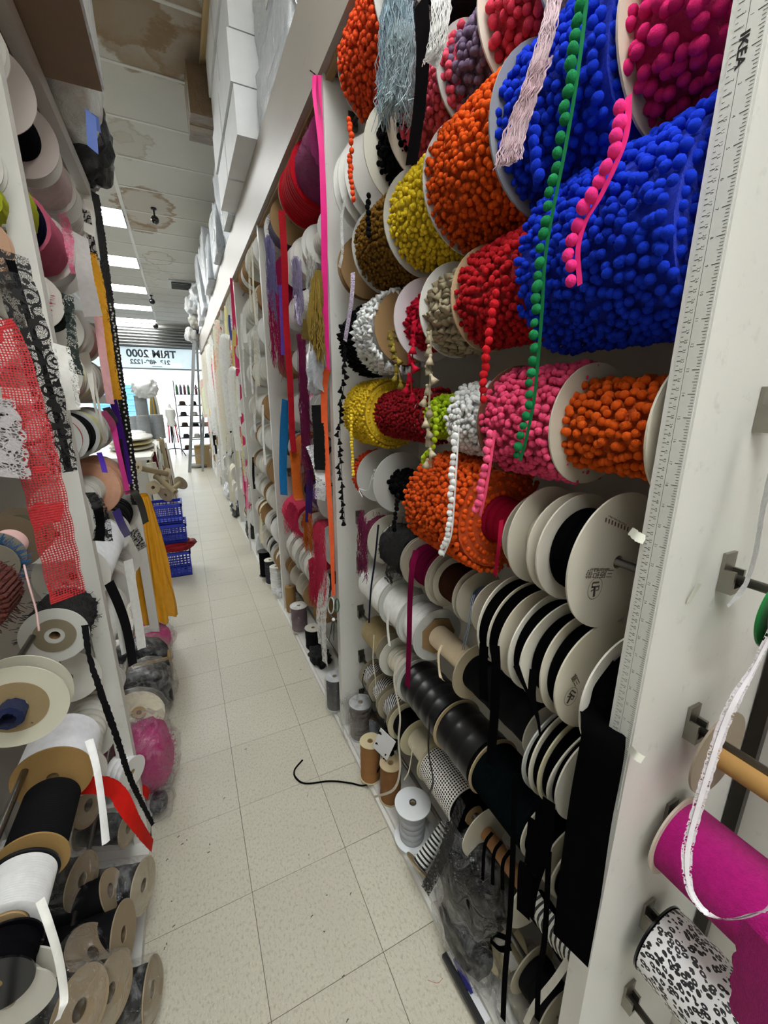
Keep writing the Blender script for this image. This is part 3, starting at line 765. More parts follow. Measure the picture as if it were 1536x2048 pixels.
tasseltail(s, [F(862, 660, .455), F(860, 760, .452), F(858, 850, .45), F(862, 935, .45)], '#b4a98f', .017, w=.007)
s = rs(D, 901, 1028, 98, 102, 'red pom-pom trim spool with a tan flange, fourth row', 'pom', '#b81f26', fl='#cbb08a', fk='kraft', group=GB, pr=.0066, near=False)
pomtail(s, [F(990, 580, .465), F(976, 660, .46), F(966, 740, .458), F(962, 800, .458)], '#c8202a', .0066, side=-1)
s = rs(D, 1030, 1360, 118, 178, 'huge royal blue pom-pom trim spool beside the ruler post, fourth row', 'pom', '#1738c9', fl='#9b9da2', group=GB, pr=.0068, near=False, cap=300)
# fifth row
s = rs(E_, 684, 727, 0, 65, 'small lemon yellow pom-pom trim spool beside the tall divider, fifth row', 'pom', '#eec72e', group=GB, pr=.0052)
pomtail(s, [F(702, 820, .478), F(703, 880, .476), F(706, 950, .475)], '#f0cc3c', .0052, side=-1)
s = rs(E_, 727, 822, 59, 50, 'dark red pom-pom trim spool with a grey disc flange, fifth row', 'pom', '#8e1620', fl=GY, group=GB, pr=.0052, near=False)
s = rs(E_, 826, 886, 46, 44, 'lime green pom-pom trim spool hidden behind the white one, fifth row', 'pom', '#a6c522', fl=CR, group=GB, pr=.0058, near=False)
pomtail(s, [F(868, 800, .478), F(868, 880, .476), F(846, 912, .474), F(845, 930, .474)], '#b4cf2c', .006, side=-1)
s = rs(E_, 888, 953, 0, 73, 'white pom-pom trim spool, fifth row, a long end hanging down', 'pom', '#eceded', group=GB, pr=.0064)
pomtail(s, [F(918, 850, .462), F(913, 930, .458), F(908, 1010, .455), F(902, 1070, .454), F(886, 1112, .454)], '#f1f1f1', .0062, side=1)
s = rs(E_, 953, 1094, 105, 110, 'hot pink pom-pom trim spool with a dark kraft flange, fifth row', 'pom', '#f2517c', fl='#7a4a38', fk='kraft', group=GB, pr=.0066, near=False)
pomtail(s, [F(990, 860, .452), F(980, 930, .448), F(970, 990, .446), F(960, 1032, .446)], '#fb5f8b', .0066, side=1, w=.007)
s = rs(E_, 1096, 1306, 118, 98, 'orange pom-pom trim spool between two cream flanges beside the ruler post, fifth row', 'pom', '#dd5a1b', fl='#d3ccba', group=GB, pr=.0068, meas='f')
# sixth row
s = rs(FF, 703, 714, 0, 48, 'narrow vermilion pom-pom trim spool beside the tall divider, sixth row', 'pom', '#e2431f', group=GB, pr=.0052)
s = rs(FF, 713, 736, 53, 20, 'white pom-pom remnant on a grey disc reel, sixth row', 'pom', '#e9ebea', fl=GY, group=GB, pr=.006, near=False, core=.012)
cordtail(s, [F(745, 950, .48), F(735, 980, .478), F(718, 978, .476), F(725, 995, .476)], .0012, mat('cloth', '#e9ebea'))
s = rs(FF, 745, 790, 61, 32, 'black pom-pom remnant on a grey disc reel, sixth row', 'pom', '#070608', fl=GY, group=GB, pr=.0075, near=False, core=.015)
pomtail(s, [F(796, 985, .478), F(790, 1030, .476), F(787, 1060, .476)], '#0e0d0f', .006, side=-1, w=.004)
s = rs(FF, 806, 912, 0, 103, 'orange pom-pom trim spool without flanges, sixth row', 'pom', '#e2581d', group=GB, pr=.0066)
s = rs(FF, 920, 1008, 80, 48, 'wine red velvet cord spool between double cream flanges, sixth row', 'ribbon', '#8a1029', mk='velvet', fl='#c4bfae', group=GB, bend=.004)
tail(s, [F(1003, 1040, .50), F(998, 1090, .478), F(990, 1152, .478)], .009, mat('velvet', '#9c1533'), wd=(0, 1, 0))
flange(s, .086, .011, .026, mat('card', '#c4bfae'), bend=.003)
s = rs(FF, 1012, 1056, 106, 60, 'cream flanged ribbon reel left of the printed disc, sixth row, farther of two', 'ribbon', '#b9b3a2', fl='#d6d0c0', group=GB, bend=.006, dent=.03)
s = rs(FF, 1072, 1126, 110, 84, 'black velvet ribbon reel just behind the printed disc, sixth row', 'ribbon', BK, mk='velvet', fl='#d8d2c4', group=GB, bend=.005, dent=.04, near=False)
Yp = yx(RODX - .118, RZ[FF], 1130); prn = spool('large cream reel with printed lettering and a steel rod through it, beside the ruler post', rackM(RODX, Yp + .02, RZ[FF]), .113, .02, .07, 'ribbon', BK, mk='velvet', fl='#cfc9ba', group=GB, n=64, bend=.001, far=False)
# print on the disc
ink = mat('plain', '#4a4038'); inkr = mat('plain', '#5d4038')
def PD(px, py): return at(px, py, Y=Yp - .0002)
def onD(px, py, ang, mir=False): return Matrix.Translation(PD(px, py)) @ RX90 @ Matrix.Rotation(ang, 4, 'Z')
text('三原织带', .0165, onD(1200, 1146, pi - .18), ink, 'lettering', prn, .0002)
text('SANYUAN RIBBON', .0052, onD(1201, 1138, pi - .18), ink, 'lettering', prn, .0002)
def ringmesh(px, py, rx, ry, Y, w=.0009):
    c = at(px, py, Y=Y); b = MB(); v = []; f = []
    for k in range(40):
        a = 2 * pi * k / 40
        v += [(c.x + (rx - w) * cos(a), c.y, c.z + (ry - w) * sin(a)), (c.x + rx * cos(a), c.y, c.z + ry * sin(a))]
    for k in range(40): j = (k + 1) % 40; f.append((2 * k, 2 * k + 1, 2 * j + 1, 2 * j))
    return b.add(v, f), c
def emblem(px, py, Y, parent, s=1.0, rot=0):
    b, c = ringmesh(px, py, .0165 * s, .0185 * s, Y)
    def bar(x0, z0, x1, z1, w=.0022):
        p = Vector((x0, 0, z0)) * s; q = Vector((x1, 0, z1)) * s; d = (q - p).normalized(); n_ = Vector((-d.z, 0, d.x)) * w * s / 2
        R2 = Matrix.Rotation(rot, 4, 'Y')
        b.add([c + (R2 @ (u)) for u in (p - n_, p + n_, q + n_, q - n_)], [(0, 1, 2, 3)])
    bar(-.007, .011, .008, .009, .003); bar(-.007, .011, -.008, .003); bar(-.009, .004, .008, .002, .003); bar(-.001, .003, 0, -.014, .005); bar(.009, .004, .009, -.004); bar(.009, -.004, .003, -.004); bar(-.009, -.003, -.002, -.001)
    return obj('emblem', b, ink, parent, smooth=False)
emblem(1190, 1177, Yp - .0002, prn)
for i in range(8): # small unreadable brown print near the rim
    p = PD(1212 + 6.2 * i, 1040 + 2.6 * i); obj('print_mark', MB().box((p.x - .0016, p.y - .0002, p.z - .0035), (p.x + .0016, p.y, p.z + .0035)), inkr, prn, smooth=False)
for i in range(14):
    p = PD(1218 + 2.6 * i, 1032 + 1.35 * i); obj('print_mark', MB().box((p.x - .0007, p.y - .0002, p.z - .0012), (p.x + .0007, p.y, p.z + .0012)), inkr, prn, smooth=False)
# seventh row
s = rs(G, 713, 735, 52, 36, 'plum eyelash yarn reel beside the tall divider, seventh row', 'fuzz', '#7a1746', fl='#c6c2b4', group=GB)
fringe(s, [F(716, 1040, .48), F(724, 1020, .478), F(730, 1050, .478)], .20, '#8a1d52', 60, .0009, .008, seed=8)
s = rs(G, 755, 800, 48, 46, 'black beaded fringe reel with a looped end, seventh row', 'fuzz', '#0d0b0e', fl='#c6c2b4', group=GB)
tail(s, [F(795, 1070, .475), F(786, 1110, .472), F(776, 1165, .47)], .03, mat('scroll', '#0b0a0c'), scal=.1, sfreq=150)
cordtail(s, [F(757, 1050, .476), F(750, 1120, .474), F(742, 1180, .472), F(738, 1245, .472)], .003, mat('cloth', '#151a2e'))
s = rs(G, 802, 850, 60, 42, 'plum velvet ribbon reel with a long flat end, seventh row', 'ribbon', '#6c1137', mk='velvet', fl='#bdb7a6', group=GB)
tail(s, [F(832, 1100, .50), F(824, 1140, .476), F(820, 1200, .474), F(818, 1290, .474), F(815, 1374, .474)], .019, mat('velvet', '#6c1137'))
s = rs(G, 856, 905, 58, 40, 'dark brown cord reel between cream flanges, seventh row', 'cord', '#3a2116', fl='#bdb7a6', group=GB)
flange(s, .068, .011, .018, mat('card', '#bdb7a6'))
s = rs(G, 912, 944, 60, 26, 'slate grey thin cord reel, seventh row', 'cord', '#4d5663', fl='#bdb7a6', group=GB)
for i in range(2): cordtail(s, [F(946 + 3 * i, 1190, .52), F(942 + 3 * i, 1205, .505), F(936 + 3 * i, 1250, .495), F(924 + 4 * i, 1300, .49)], .0009, mat('cloth', '#6d7684'))
fx = [(950, 970, .95), (973, 997, .95), (1014, 1037, .9), (1040, 1074, .8), (1078, 1112, .84), (1155, 1206, .8)]
for i, (a, b_, q_) in enumerate(fx):
    nm = ordn[i]; hp_ = 96 + 5 * i + (6 if i == 5 else 0)
    s = rs(G, a, b_, hp_, hp_ * q_, 'black velvet ribbon reel between cream flanges, %s from the grey cord reel, seventh row' % nm, 'roll', BK, mk='velvet', fl=('#e0dbcc', '#d6cfbc', '#e2ded2')[i % 3], group=GB, n=56, bend=.004, dent=.03, near=(i in (1, 4)), core=.04)
    if i == 4: Y5 = s['_g'][0]; emblem(1142, 1393, Y5 - .0006, s, .95, .6); text('三原', .014, Matrix.Translation(at(1152, 1360, Y=Y5 - .0006)) @ RX90 @ Matrix.Rotation(pi - 1.0, 4, 'Z'), ink, 'lettering', s, .0002)
    vm = mat('velvet', BK)
    if i == 0: tail(s, [F(968, 1290, .478), F(966, 1340, .476), F(968, 1400, .476)], .021, vm)
    if i == 1: tail(s, [F(990, 1290, .478), F(992, 1340, .474), F(988, 1440, .472), F(980, 1530, .472)], .020, vm)
    if i == 2: tail(s, [F(1032, 1330, .478), F(1046, 1365, .474), F(1066, 1410, .472), F(1074, 1440, .472)], [.012, .008, .003, .002], vm)
    if i == 3: tail(s, [F(1068, 1340, .485), F(1064, 1390, .476), F(1076, 1440, .47), F(1080, 1470, .47)], [.016, .014, .006, .004], vm)
    if i == 5:
        g_ = s['_g']; yw = (g_[0] + g_[1]) / 2
        tail(s, [(RODX - g_[3] * .5, yw, RZ[G] + g_[3] * .85), (RODX - g_[3] * .9, yw, RZ[G] + g_[3] * .45), (RODX - g_[3] - .002, yw, RZ[G]), F(1205, 1480, .474), F(1180, 1620, .466), F(1160, 1760, .46), F(1140, 1900, .458)], [.05, .052, .054, .056, .058, .06, .056], vm, label='wide black velvet ribbon end hanging to the floor')
# eighth row
s = rs(H_, 716, 738, 0, 40, 'white twill tape roll beside the tall divider, eighth row', 'cord', '#e9e9e6', group=GB)
s = rs(H_, 740, 756, 48, 45, 'white braided elastic roll with a bright rim, eighth row', 'cord', '#eeeeec', fl='#c8c4b4', group=GB)
s = rs(H_, 757, 792, 55, 44, 'white cotton tape reel with a hanging flat end, eighth row', 'cord', '#f0f0ee', fl='#c9ccc9', group=GB)
tail(s, [F(777, 1215, .485), F(775, 1250, .482), F(779, 1292, .482)], .011, mat('cloth', '#f0f0ee'))
s = rs(H_, 795, 826, 56, 46, 'white grosgrain reel next to the tan hexagon card, eighth row', 'ribbon', '#f2f2f0', fl='#d0d2cf', group=GB)
s = rs(H_, 828, 905, 61, 24, 'thin cream satin cord on a nearly bare reel with kraft inner card, eighth row', 'cord', '#d8c6a8', mk='satin', fl='#c9ccca', group=GB, nearfl=('#bcae92', 'card'), core=.02)
flange(s, .058, .011, .006, mat('kraft', '#a5855c'), n=7, name='inner_card')
tail(s, [F(884, 1290, .55), F(877, 1310, .53), F(880, 1350, .52), F(888, 1362, .51)], .007, mat('satin', '#d8c6a8'))
s = rs(H_, 908, 1046, 54, 40, 'long black knit roll between cream flanges, eighth row', 'roll', '#0c0c0e', mk='cloth', fl='#c4b999', group=GB, nearfl=('#c4bfae', 'card'))
fx = [1045, 1056, 1074, 1096, 1114]
for i in range(4):
    s = rs(H_, fx[i], fx[i + 1] - 2, 100, 92, 'black ribbon reel behind the wide hanging velvet, %s from the long black roll, eighth row' % ordn[i], 'roll', BK, mk='velvet', fl=('#c9cbc8', '#ddd9c8', '#d2cbaa', '#dcd8cb')[i], group=GB, n=56, bend=.004, near=(i == 3), core=.04)
    if i in (1, 2): tail(s, [F(1070 + 14 * i, 1600, .475), F(1064 + 14 * i, 1680, .472), F(1045 + 10 * i, 1770, .47), F(1040 + 8 * i, 1830, .47)], .022, mat('velvet', BK))
# ninth row
s = rs(I_, 720, 752, 34, 30, 'tan linen cord reel beside the tall divider, ninth row', 'cord', '#ab9a76', fl='#a59c86', group=GB, far=False)
cordtail(s, [F(748, 1270, .49), F(746, 1320, .485), F(751, 1360, .48), F(752, 1400, .48)], .0016, mat('cloth', '#cfc8b2'))
s = rs(I_, 758, 790, 46, 28, 'ivory satin ribbon reel with loose loops, ninth row', 'ribbon', '#d9d3c2', mk='satin', fl='#c8c8bf', group=GB)
tail(s, [F(796, 1330, .50), F(788, 1360, .485), F(800, 1430, .48), F(797, 1480, .478), F(800, 1540, .476), F(786, 1580, .474), F(748, 1594, .474)], .008, mat('satin', '#c9c4b2'), label='narrow ivory ribbon end trailing to the floor')
s = rs(I_, 793, 863, 50, 47, 'black satin ribbon roll, farther of two on the ninth row', 'roll', '#101114', mk='satin', fl='#cdcdc8', group=GB, far=True, near=False)
s = rs(I_, 866, 932, 56, 54, 'black satin ribbon roll with double kraft flange, nearer of two on the ninth row', 'roll', '#0e1013', mk='satin', fl='#c3b08a', fk='kraft', group=GB, near=False)
flange(s, .068, .011, .010, mat('kraft', '#c9b894'), bend=.003)
tail(s, [F(860, 1430, .49), F(857, 1500, .482), F(866, 1560, .478), F(858, 1590, .476)], .006, mat('satin', '#0d0d0f'))
s = rs(I_, 936, 1035, 61, 60, 'black teal velvet tubing roll, ninth row under the long knit roll', 'thread', '#0a1214', mk='velvet', fl='#c3b08a', fk='kraft', group=GB, near=False)
s = rs(I_, 1040, 1085, 70, 60, 'pair of pale flanges holding black ribbon low on the ninth row near the ruler post', 'roll', BK, mk='velvet', fl='#d2cdbb', group=GB)
s = rs(I_, 1100, 1150, 80, 70, 'black ribbon reel deepest in the corner by the ruler post, ninth row', 'roll', BK, mk='velvet', fl='#b7b2a1', group=GB)
# tenth row
s = rs(J_, 718, 733, 30, 22, 'black and white soutache cord reel nearest the tall divider, tenth row', 'cord', '#f0f0ee', mk='stripe', fl='#9c9480', group=GB)
cordtail(s, [F(730, 1340, .5), F(725, 1365, .49), F(735, 1385, .488), F(745, 1405, .486)], .0016, mat('cloth', '#141416'))
s = rs(J_, 736, 752, 34, 24, 'zigzag black and white braid reel, middle of three on the tenth row', 'cord', '#f0f0ee', mk='stripe', fl='#a29a84', group=GB)
s = rs(J_, 755, 773, 38, 26, 'speckled black and white cord reel, nearest of three on the tenth row', 'cord', '#e8e8e6', mk='stripe', fl='#a29a84', group=GB)
s = rs(J_, 775, 798, 42, 32, 'black rattail cord reel with a bent cream flange, tenth row', 'cord', '#0e0e10', fl='#c4bd9f', group=GB, dent=.08, near=False)
s = rs(J_, 800, 834, 44, 26, 'cream rattail cord reel, tenth row', 'cord', '#d2c9b2', mk='satin', fl='#c4bd9f', group=GB, dent=.05)
tail(s, [F(826, 1490, .52), F(818, 1540, .5), F(808, 1560, .49)], .004, mat('satin', '#d2c9b2'))
s = rs(J_, 836, 895, 42, 42, 'white ribbon roll printed with black dots, tenth row', 'plain', '#e9e7e0', mk='dots', fl='#b5ab92', group=GB, near=False)
s = rs(J_, 866, 916, 0, 40, 'wide black lace roll with a patterned end, tenth row', 'roll', '#0c0c0e', group=GB)
tail(s, [F(925, 1600, .47), F(910, 1640, .462), F(890, 1700, .458), F(850, 1775, .455)], .026, mat('scroll', '#0b0b0d'), name='lace_end', wd=(0, 1, 0), label='black lace end with a swirl pattern')
s = rs(J_, 924, 1010, 57, 22, 'cream disc reel on a bare wooden dowel tied with black ribbon, tenth row', 'empty', '#b08a60', fl='#c7c1b0', group=GB, core=.018, corec='#a8794e', near=False)
for i in range(3): tail(s, [F(985 + 18 * i, 1665 + 18 * i, .56), F(970 + 18 * i, 1690 + 18 * i, .53), F(965 + 20 * i, 1760 + 10 * i, .50)], .008, mat('velvet', BK))
s = rs(J_, 1014, 1100, 66, 26, 'tall pale disc reel of black ribbon in front of the wooden dowel, tenth row', 'roll', BK, mk='velvet', fl='#d8d3c4', group=GB, near=False)
for i, (x, y0_, y1_) in enumerate(((1022, 1560, 2040), (1062, 1640, 1830), (1090, 1700, 2040))):
    tail(s, [F(x + 8, y0_, .474), F(x, (y0_ + y1_) / 2, .466), F(x - 12, y1_ - 90, .458), F(x - 16, y1_, .452)], (.012, .026, .01)[i], mat('velvet', BK))
# floor row
s = rs(K_, 1020, 1075, 60, 40, 'cream disc reel lying lowest under the wooden dowel, bottom row', 'ribbon', '#141416', fl='#b9b29c', group=GB)

# long green end hanging from a spool above the picture
gs = thing('pompom_trim', 'long green pom-pom trim end hanging across the blue and pink spools', 'trim', Matrix.Translation(F(1100, 500, .40)))
pomtail(gs, [F(1180, -90, .43), F(1172, 10, .42), F(1155, 150, .412), F(1130, 300, .406), F(1106, 420, .402), F(1090, 520, .40), F(1084, 620, .40), F(1076, 720, .40), F(1068, 800, .40), F(1052, 880, .40), F(1040, 922, .40)], '#1f7a48', .0058, side=1, w=.0055, alt=False, gap=2.2)

tail = _tail0
_tail0 = tail
def tail(*a, **k): k.setdefault('wd', (.8, -.6, 0)); return _tail0(*a, **k)
# ------------------------------------------------------------------ right rack, second bay: fringes and sequin trims
G2 = 'spools on the second right rack bay'
def r2(row, xf, xn, hp, hb, label, wind, col, **k):
    k.setdefault('group', G2); k.setdefault('n', 36); k.setdefault('fl', WH)
    return rs(row, xf, xn, hp, hb, label, wind, col, **k)
s = r2(A, 528, 540, 44, 34, 'grey violet fringe reel with a kraft hub, top row behind the pink ribbon', 'fuzz', '#6f6a86', nearfl=(KR, 'kraft'))
fringe(s, [F(530, 478, .48), F(538, 470, .475), F(548, 500, .475)], .34, '#8d87bd', 80, .0011, .012, seed=11)
s = r2(A, 556, 580, 70, 70, 'scarlet fringe spool in the second bay, top row, with a long red braid end', 'ribbon', '#b0101f', far=True, near=False, fl='#b9a78c')
tail(s, [F(563, 420, .47), F(569, 520, .468), F(572, 640, .466), F(580, 760, .464), F(584, 860, .462), F(588, 905, .462)], .03, mat('fuzz', '#b30f22'), label='long scarlet braid end hanging down the second bay')
s = r2(A, 582, 612, 60, 58, 'magenta eyelash yarn spool, top row of the second bay', 'fuzz', '#8e2a63', fl='#b9a78c', near=False)
s = r2(A, 614, 640, 52, 44, 'plum eyelash yarn reel behind the pink ribbon, top row of the second bay', 'fuzz', '#6d2350', near=False)
for i, (a, b_) in enumerate(((571, 580), (588, 603), (611, 635))):
    s = r2(B, a, b_, 41, 24, 'white flanged fringe reel, %s of three in the second row of the second bay' % ('far', 'middle', 'near')[i], 'ribbon', ('#b7a3c4', '#dedad2', '#e4e1da')[i])
    if i == 0: fringe(s, [F(584, 520, .48), F(592, 512, .476), F(600, 524, .476)], .22, '#a99bc2', 60, .0011, .012, seed=12); tail(s, [F(591, 590, .47), F(597, 640, .468), F(603, 650, .468)], .014, mat('sequin', '#b6a9c6'))
    if i == 2: fringe(s, [F(615, 510, .48), F(622, 505, .476), F(632, 520, .476)], .13, '#dcd8cf', 40, .0011, .012, seed=13)
s = r2(B, 534, 549, 0, 40, 'hot magenta fringe spool, second row beside the far divider', 'fuzz', '#a51a52')
fringe(s, [F(536, 590, .48), F(548, 580, .476), F(560, 600, .476)], .36, '#c01d62', 90, .0011, .012, seed=14)
s = r2(B, 551, 567, 29, 18, 'white reel with a violet ribbon end, second row of the second bay', 'ribbon', '#6d4aa8')
tail(s, [F(563, 570, .475), F(566, 640, .472), F(568, 710, .47)], .03, mat('cloth', '#6a48a6'))
for i, (a, b_, h) in enumerate(((561, 570, 26), (577, 586, 34), (589, 600, 32), (604, 616, 33))):
    s = r2(C_, a, b_, h, h * .55, 'white ribbon reel, %s from the far divider, third row of the second bay' % ordn[i], 'ribbon', ('#dcdad6', '#b0306c', '#c5c6cc', '#d8d4b8')[i])
    if i == 1: fringe(s, [F(594, 670, .475), F(602, 668, .472), F(608, 675, .472)], .62, '#8d1e58', 110, .0011, .02, seed=15)
    if i == 3: tail(s, [F(622, 580, .475), F(618, 610, .472), F(610, 640, .47)], .03, mat('lace', '#e8e8e6'))
s = r2(C_, 618, 640, 32, 24, 'gold bullion fringe reel with a kraft flange, third row of the second bay', 'fuzz', '#8a6f2a', fl=KR, fk='kraft', near=False)
tail(s, [F(637, 540, .468), F(633, 590, .465), F(630, 640, .463), F(628, 688, .462)], [.022, .05, .062, .03], mat('fuzz', '#9c8138'), name='bullion_end', jag=.001)
fringe(s, [F(622, 560, .462), F(630, 552, .46), F(639, 560, .46)], .26, '#b0923f', 110, .0016, .02, seed=41, curlk=.002)
tail(s, [F(617, 640, .468), F(614, 680, .466)], .045, mat('fuzz', '#7d6a30'), name='bullion_end', jag=.001)
for i, (a, b_, h, fl_, c) in enumerate(((555, 562, 26, KR, '#6b5a3c'), (568, 576, 24, KR, '#141416'), (584, 594, 27, WH, '#7a1c60'), (602, 610, 30, WH, '#dcdad6'), (616, 634, 33, WH, '#51112a'))):
    s = r2(D, a, b_, h, h * .55, '%s flanged trim reel, %s from the far divider, fourth row of the second bay' % ('kraft' if fl_ == KR else 'white', ordn[i]), 'ribbon', c, fl=fl_, fk='kraft' if fl_ == KR else 'card')
b = MB(); c = at(632, 740, X=.47); b.blob(c, (.03, .05, .09), .3, 4, 3, 3); tag(obj('plastic_bundle', b, mat('film', '#b9bcc4')), 'small silver plastic bundle hanging beside the pink ribbon', 'plastic bag')
for i, (a, b_, h, c, kk) in enumerate(((560, 566, 22, '#1f7ec2', 'ribbon'), (569, 580, 32, '#2387cc', 'fuzz'), (588, 600, 36, '#dcdad6', 'ribbon'), (604, 616, 42, '#a8166a', 'fuzz'), (618, 628, 38, '#dad8d4', 'ribbon'), (636, 648, 33, '#121214', 'fuzz'))):
    s = r2(E_, a, b_, h, h * (.9 if kk == 'fuzz' and i == 3 else .6), '%s reel, %s from the far divider, fifth row of the second bay' % (('blue ribbon', 'azure yarn', 'white ribbon', 'magenta sequin', 'pearl ribbon', 'black ruffle')[i], ordn[i]), kk, c, mk='sequin' if i == 3 else None)
    if i == 1: tail(s, [F(573, 800, .475), F(568, 860, .472), F(566, 940, .47), F(568, 990, .47)], .045, mat('fuzz', '#1f86d0'))
    if i == 5: tail(s, [F(634, 810, .47), F(638, 880, .468), F(640, 940, .466)], .045, mat('fuzz', '#0e0e10'), jag=.002)
s = r2(FF, 582, 600, 38, 34, 'orange sequin ruffle reel, sixth row of the second bay', 'fuzz', '#d9691a', fl=KR, fk='kraft')
tail(s, [F(588, 900, .475), F(592, 940, .472), F(596, 990, .47), F(602, 1000, .47)], .05, mat('fuzz', '#d4661c'))
s = r2(FF, 607, 632, 36, 22, 'white disc reel of white sequin ruffle, sixth row of the second bay', 'ribbon', '#e8e8ea')
tail(s, [F(622, 890, .475), F(634, 920, .472), F(642, 960, .47), F(640, 1000, .468)], .04, mat('lace', '#e6e6ea'), scal=.1, sfreq=200)
s = r2(FF, 562, 576, 28, 26, 'navy yarn reel beside the far divider, sixth row of the second bay', 'fuzz', '#12162c')
s = r2(FF, 640, 656, 30, 24, 'black ruffle reel beside the pink ribbon post, sixth row', 'fuzz', '#0e0e10')
s = r2(G, 588, 596, 30, 16, 'kraft disc reel of brown ribbon, seventh row of the second bay', 'ribbon', '#7a4a2a', fl=KR, fk='kraft')
s = r2(G, 597, 618, 30, 18, 'white disc reel with a purple ribbon end, seventh row of the second bay', 'ribbon', '#3a1a66')
tail(s, [F(620, 940, .475), F(618, 1000, .472), F(617, 1045, .47)], .032, mat('satin', '#2f1560'))
s = r2(G, 622, 634, 28, 26, 'purple sequin reel, seventh row of the second bay', 'fuzz', '#6d1f86', mk='sequin')
s = r2(G, 636, 656, 37, 20, 'large white disc reel in front of the coral ribbon, seventh row of the second bay', 'ribbon', '#dcdad6')
s = r2(H_, 564, 590, 0, 34, 'neon pink fringe spool, eighth row beside the far divider', 'fuzz', '#f0325e')
fringe(s, [F(570, 1015, .47), F(582, 1005, .468), F(594, 1020, .468)], .16, '#f53a68', 80, .0011, .02, seed=17)
s = r2(H_, 596, 606, 31, 24, 'orange sequin fringe reel, eighth row of the second bay', 'fuzz', '#d9691a')
fringe(s, [F(606, 1030, .475), F(614, 1022, .472), F(622, 1030, .472)], .19, '#dd6f1e', 70, .0011, .01, seed=18)
s = r2(H_, 613, 634, 36, 26, 'neon coral yarn reel between pale flanges, eighth row of the second bay', 'fuzz', '#fb3c62')
fringe(s, [F(628, 1060, .475), F(636, 1045, .472), F(648, 1060, .472)], .33, '#fb3c62', 110, .0011, .014, seed=19)
for i, (a, b_, h) in enumerate(((636, 645, 38), (648, 662, 41))):
    s = r2(H_, a, b_, h, h * .5, 'white disc reel by the coral ribbon, %s of two in the eighth row' % ('farther', 'nearer')[i], 'ribbon', '#cfcdc8')
for i, (a, b_, h) in enumerate(((570, 578, 34), (580, 590, 36), (594, 600, 34), (603, 612, 36))):
    s = r2(I_, a, b_, h, h * .92, 'white lace edging reel, %s from the far divider, ninth row of the second bay' % ordn[i], 'lace', '#e2e0d8', fl='#d6d5cf')
s = r2(I_, 620, 640, 29, 20, 'pale pink disc reel of red yarn, ninth row of the second bay', 'fuzz', '#c8203c', fl='#e8cfd2')
fringe(s, [F(618, 1120, .47), F(626, 1115, .468), F(634, 1125, .468)], .24, '#e02a52', 80, .0011, .012, seed=20)
s = r2(I_, 644, 662, 26, 22, 'black ruffle reel half behind white lace, ninth row of the second bay', 'fuzz', '#0e0e10')
for i, (a, b_, h, fl_) in enumerate(((571, 577, 20, KR), (580, 592, 27, '#cfcabc'), (602, 607, 24, '#b9b3a2'), (606, 626, 30, KR))):
    s = r2(J_, a, b_, h, h * .4, '%s disc reel, %s from the far divider, tenth row of the second bay' % (('kraft', 'cream', 'grey cream', 'wide kraft')[i], ordn[i]), 'ribbon', '#c9c2b0', fl=fl_, fk='kraft' if fl_ == KR else 'card')
for i, (x, y0_, y1_, w_) in enumerate(((650, 1150, 1330, .075), (640, 1170, 1290, .05))):
    b = strip([F(x + 4, y0_, .47), F(x - 4, (y0_ + y1_) / 2, .46), F(x, y1_, .455)], w_, scal=.08, sfreq=90, curl=.1)
    tag(obj('lace_strip', b, mat('lace', '#e9e8e4')), ('wide white beaded lace strip hanging behind the scissors', 'narrower white lace strip left of the scissors')[i], 'lace')
# ------------------------------------------------------------------ right rack, farther bays
RXF = .575
rn = random.Random(21)
WHP = [('white', '#e8e7e3'), ('ivory', '#ded8c4'), ('pearl', '#d4d3d0'), ('white', '#f0f0ee')]
BLK = [('black', '#101012'), ('charcoal', '#222226'), ('white', '#e8e7e3'), ('cream', '#d8d0b8')]
PAL = {2: (WHP, BLK, 5), 3: (WHP + [('pale yellow', '#e4dc9a')], WHP + BLK[:1] + [('pink', '#e48aa6')], 6), 4: (WHP + [('pale lime', '#cfe0a0'), ('coral', '#f0785c')], WHP + [('black', '#111113')], 6),
       5: (WHP + [('rose', '#e07a92')], WHP, 6), 6: (WHP + [('yellow', '#e8d060'), ('salmon', '#ee8a70')], WHP + BLK[:1], 6), 7: (WHP + [('red', '#c02a3a'), ('pink', '#f07aa0')], WHP + [('tan', '#a98a5f')], 6)}
BAYN = {2: 'third', 3: 'fourth', 4: 'fifth', 5: 'sixth', 6: 'seventh', 7: 'last'}
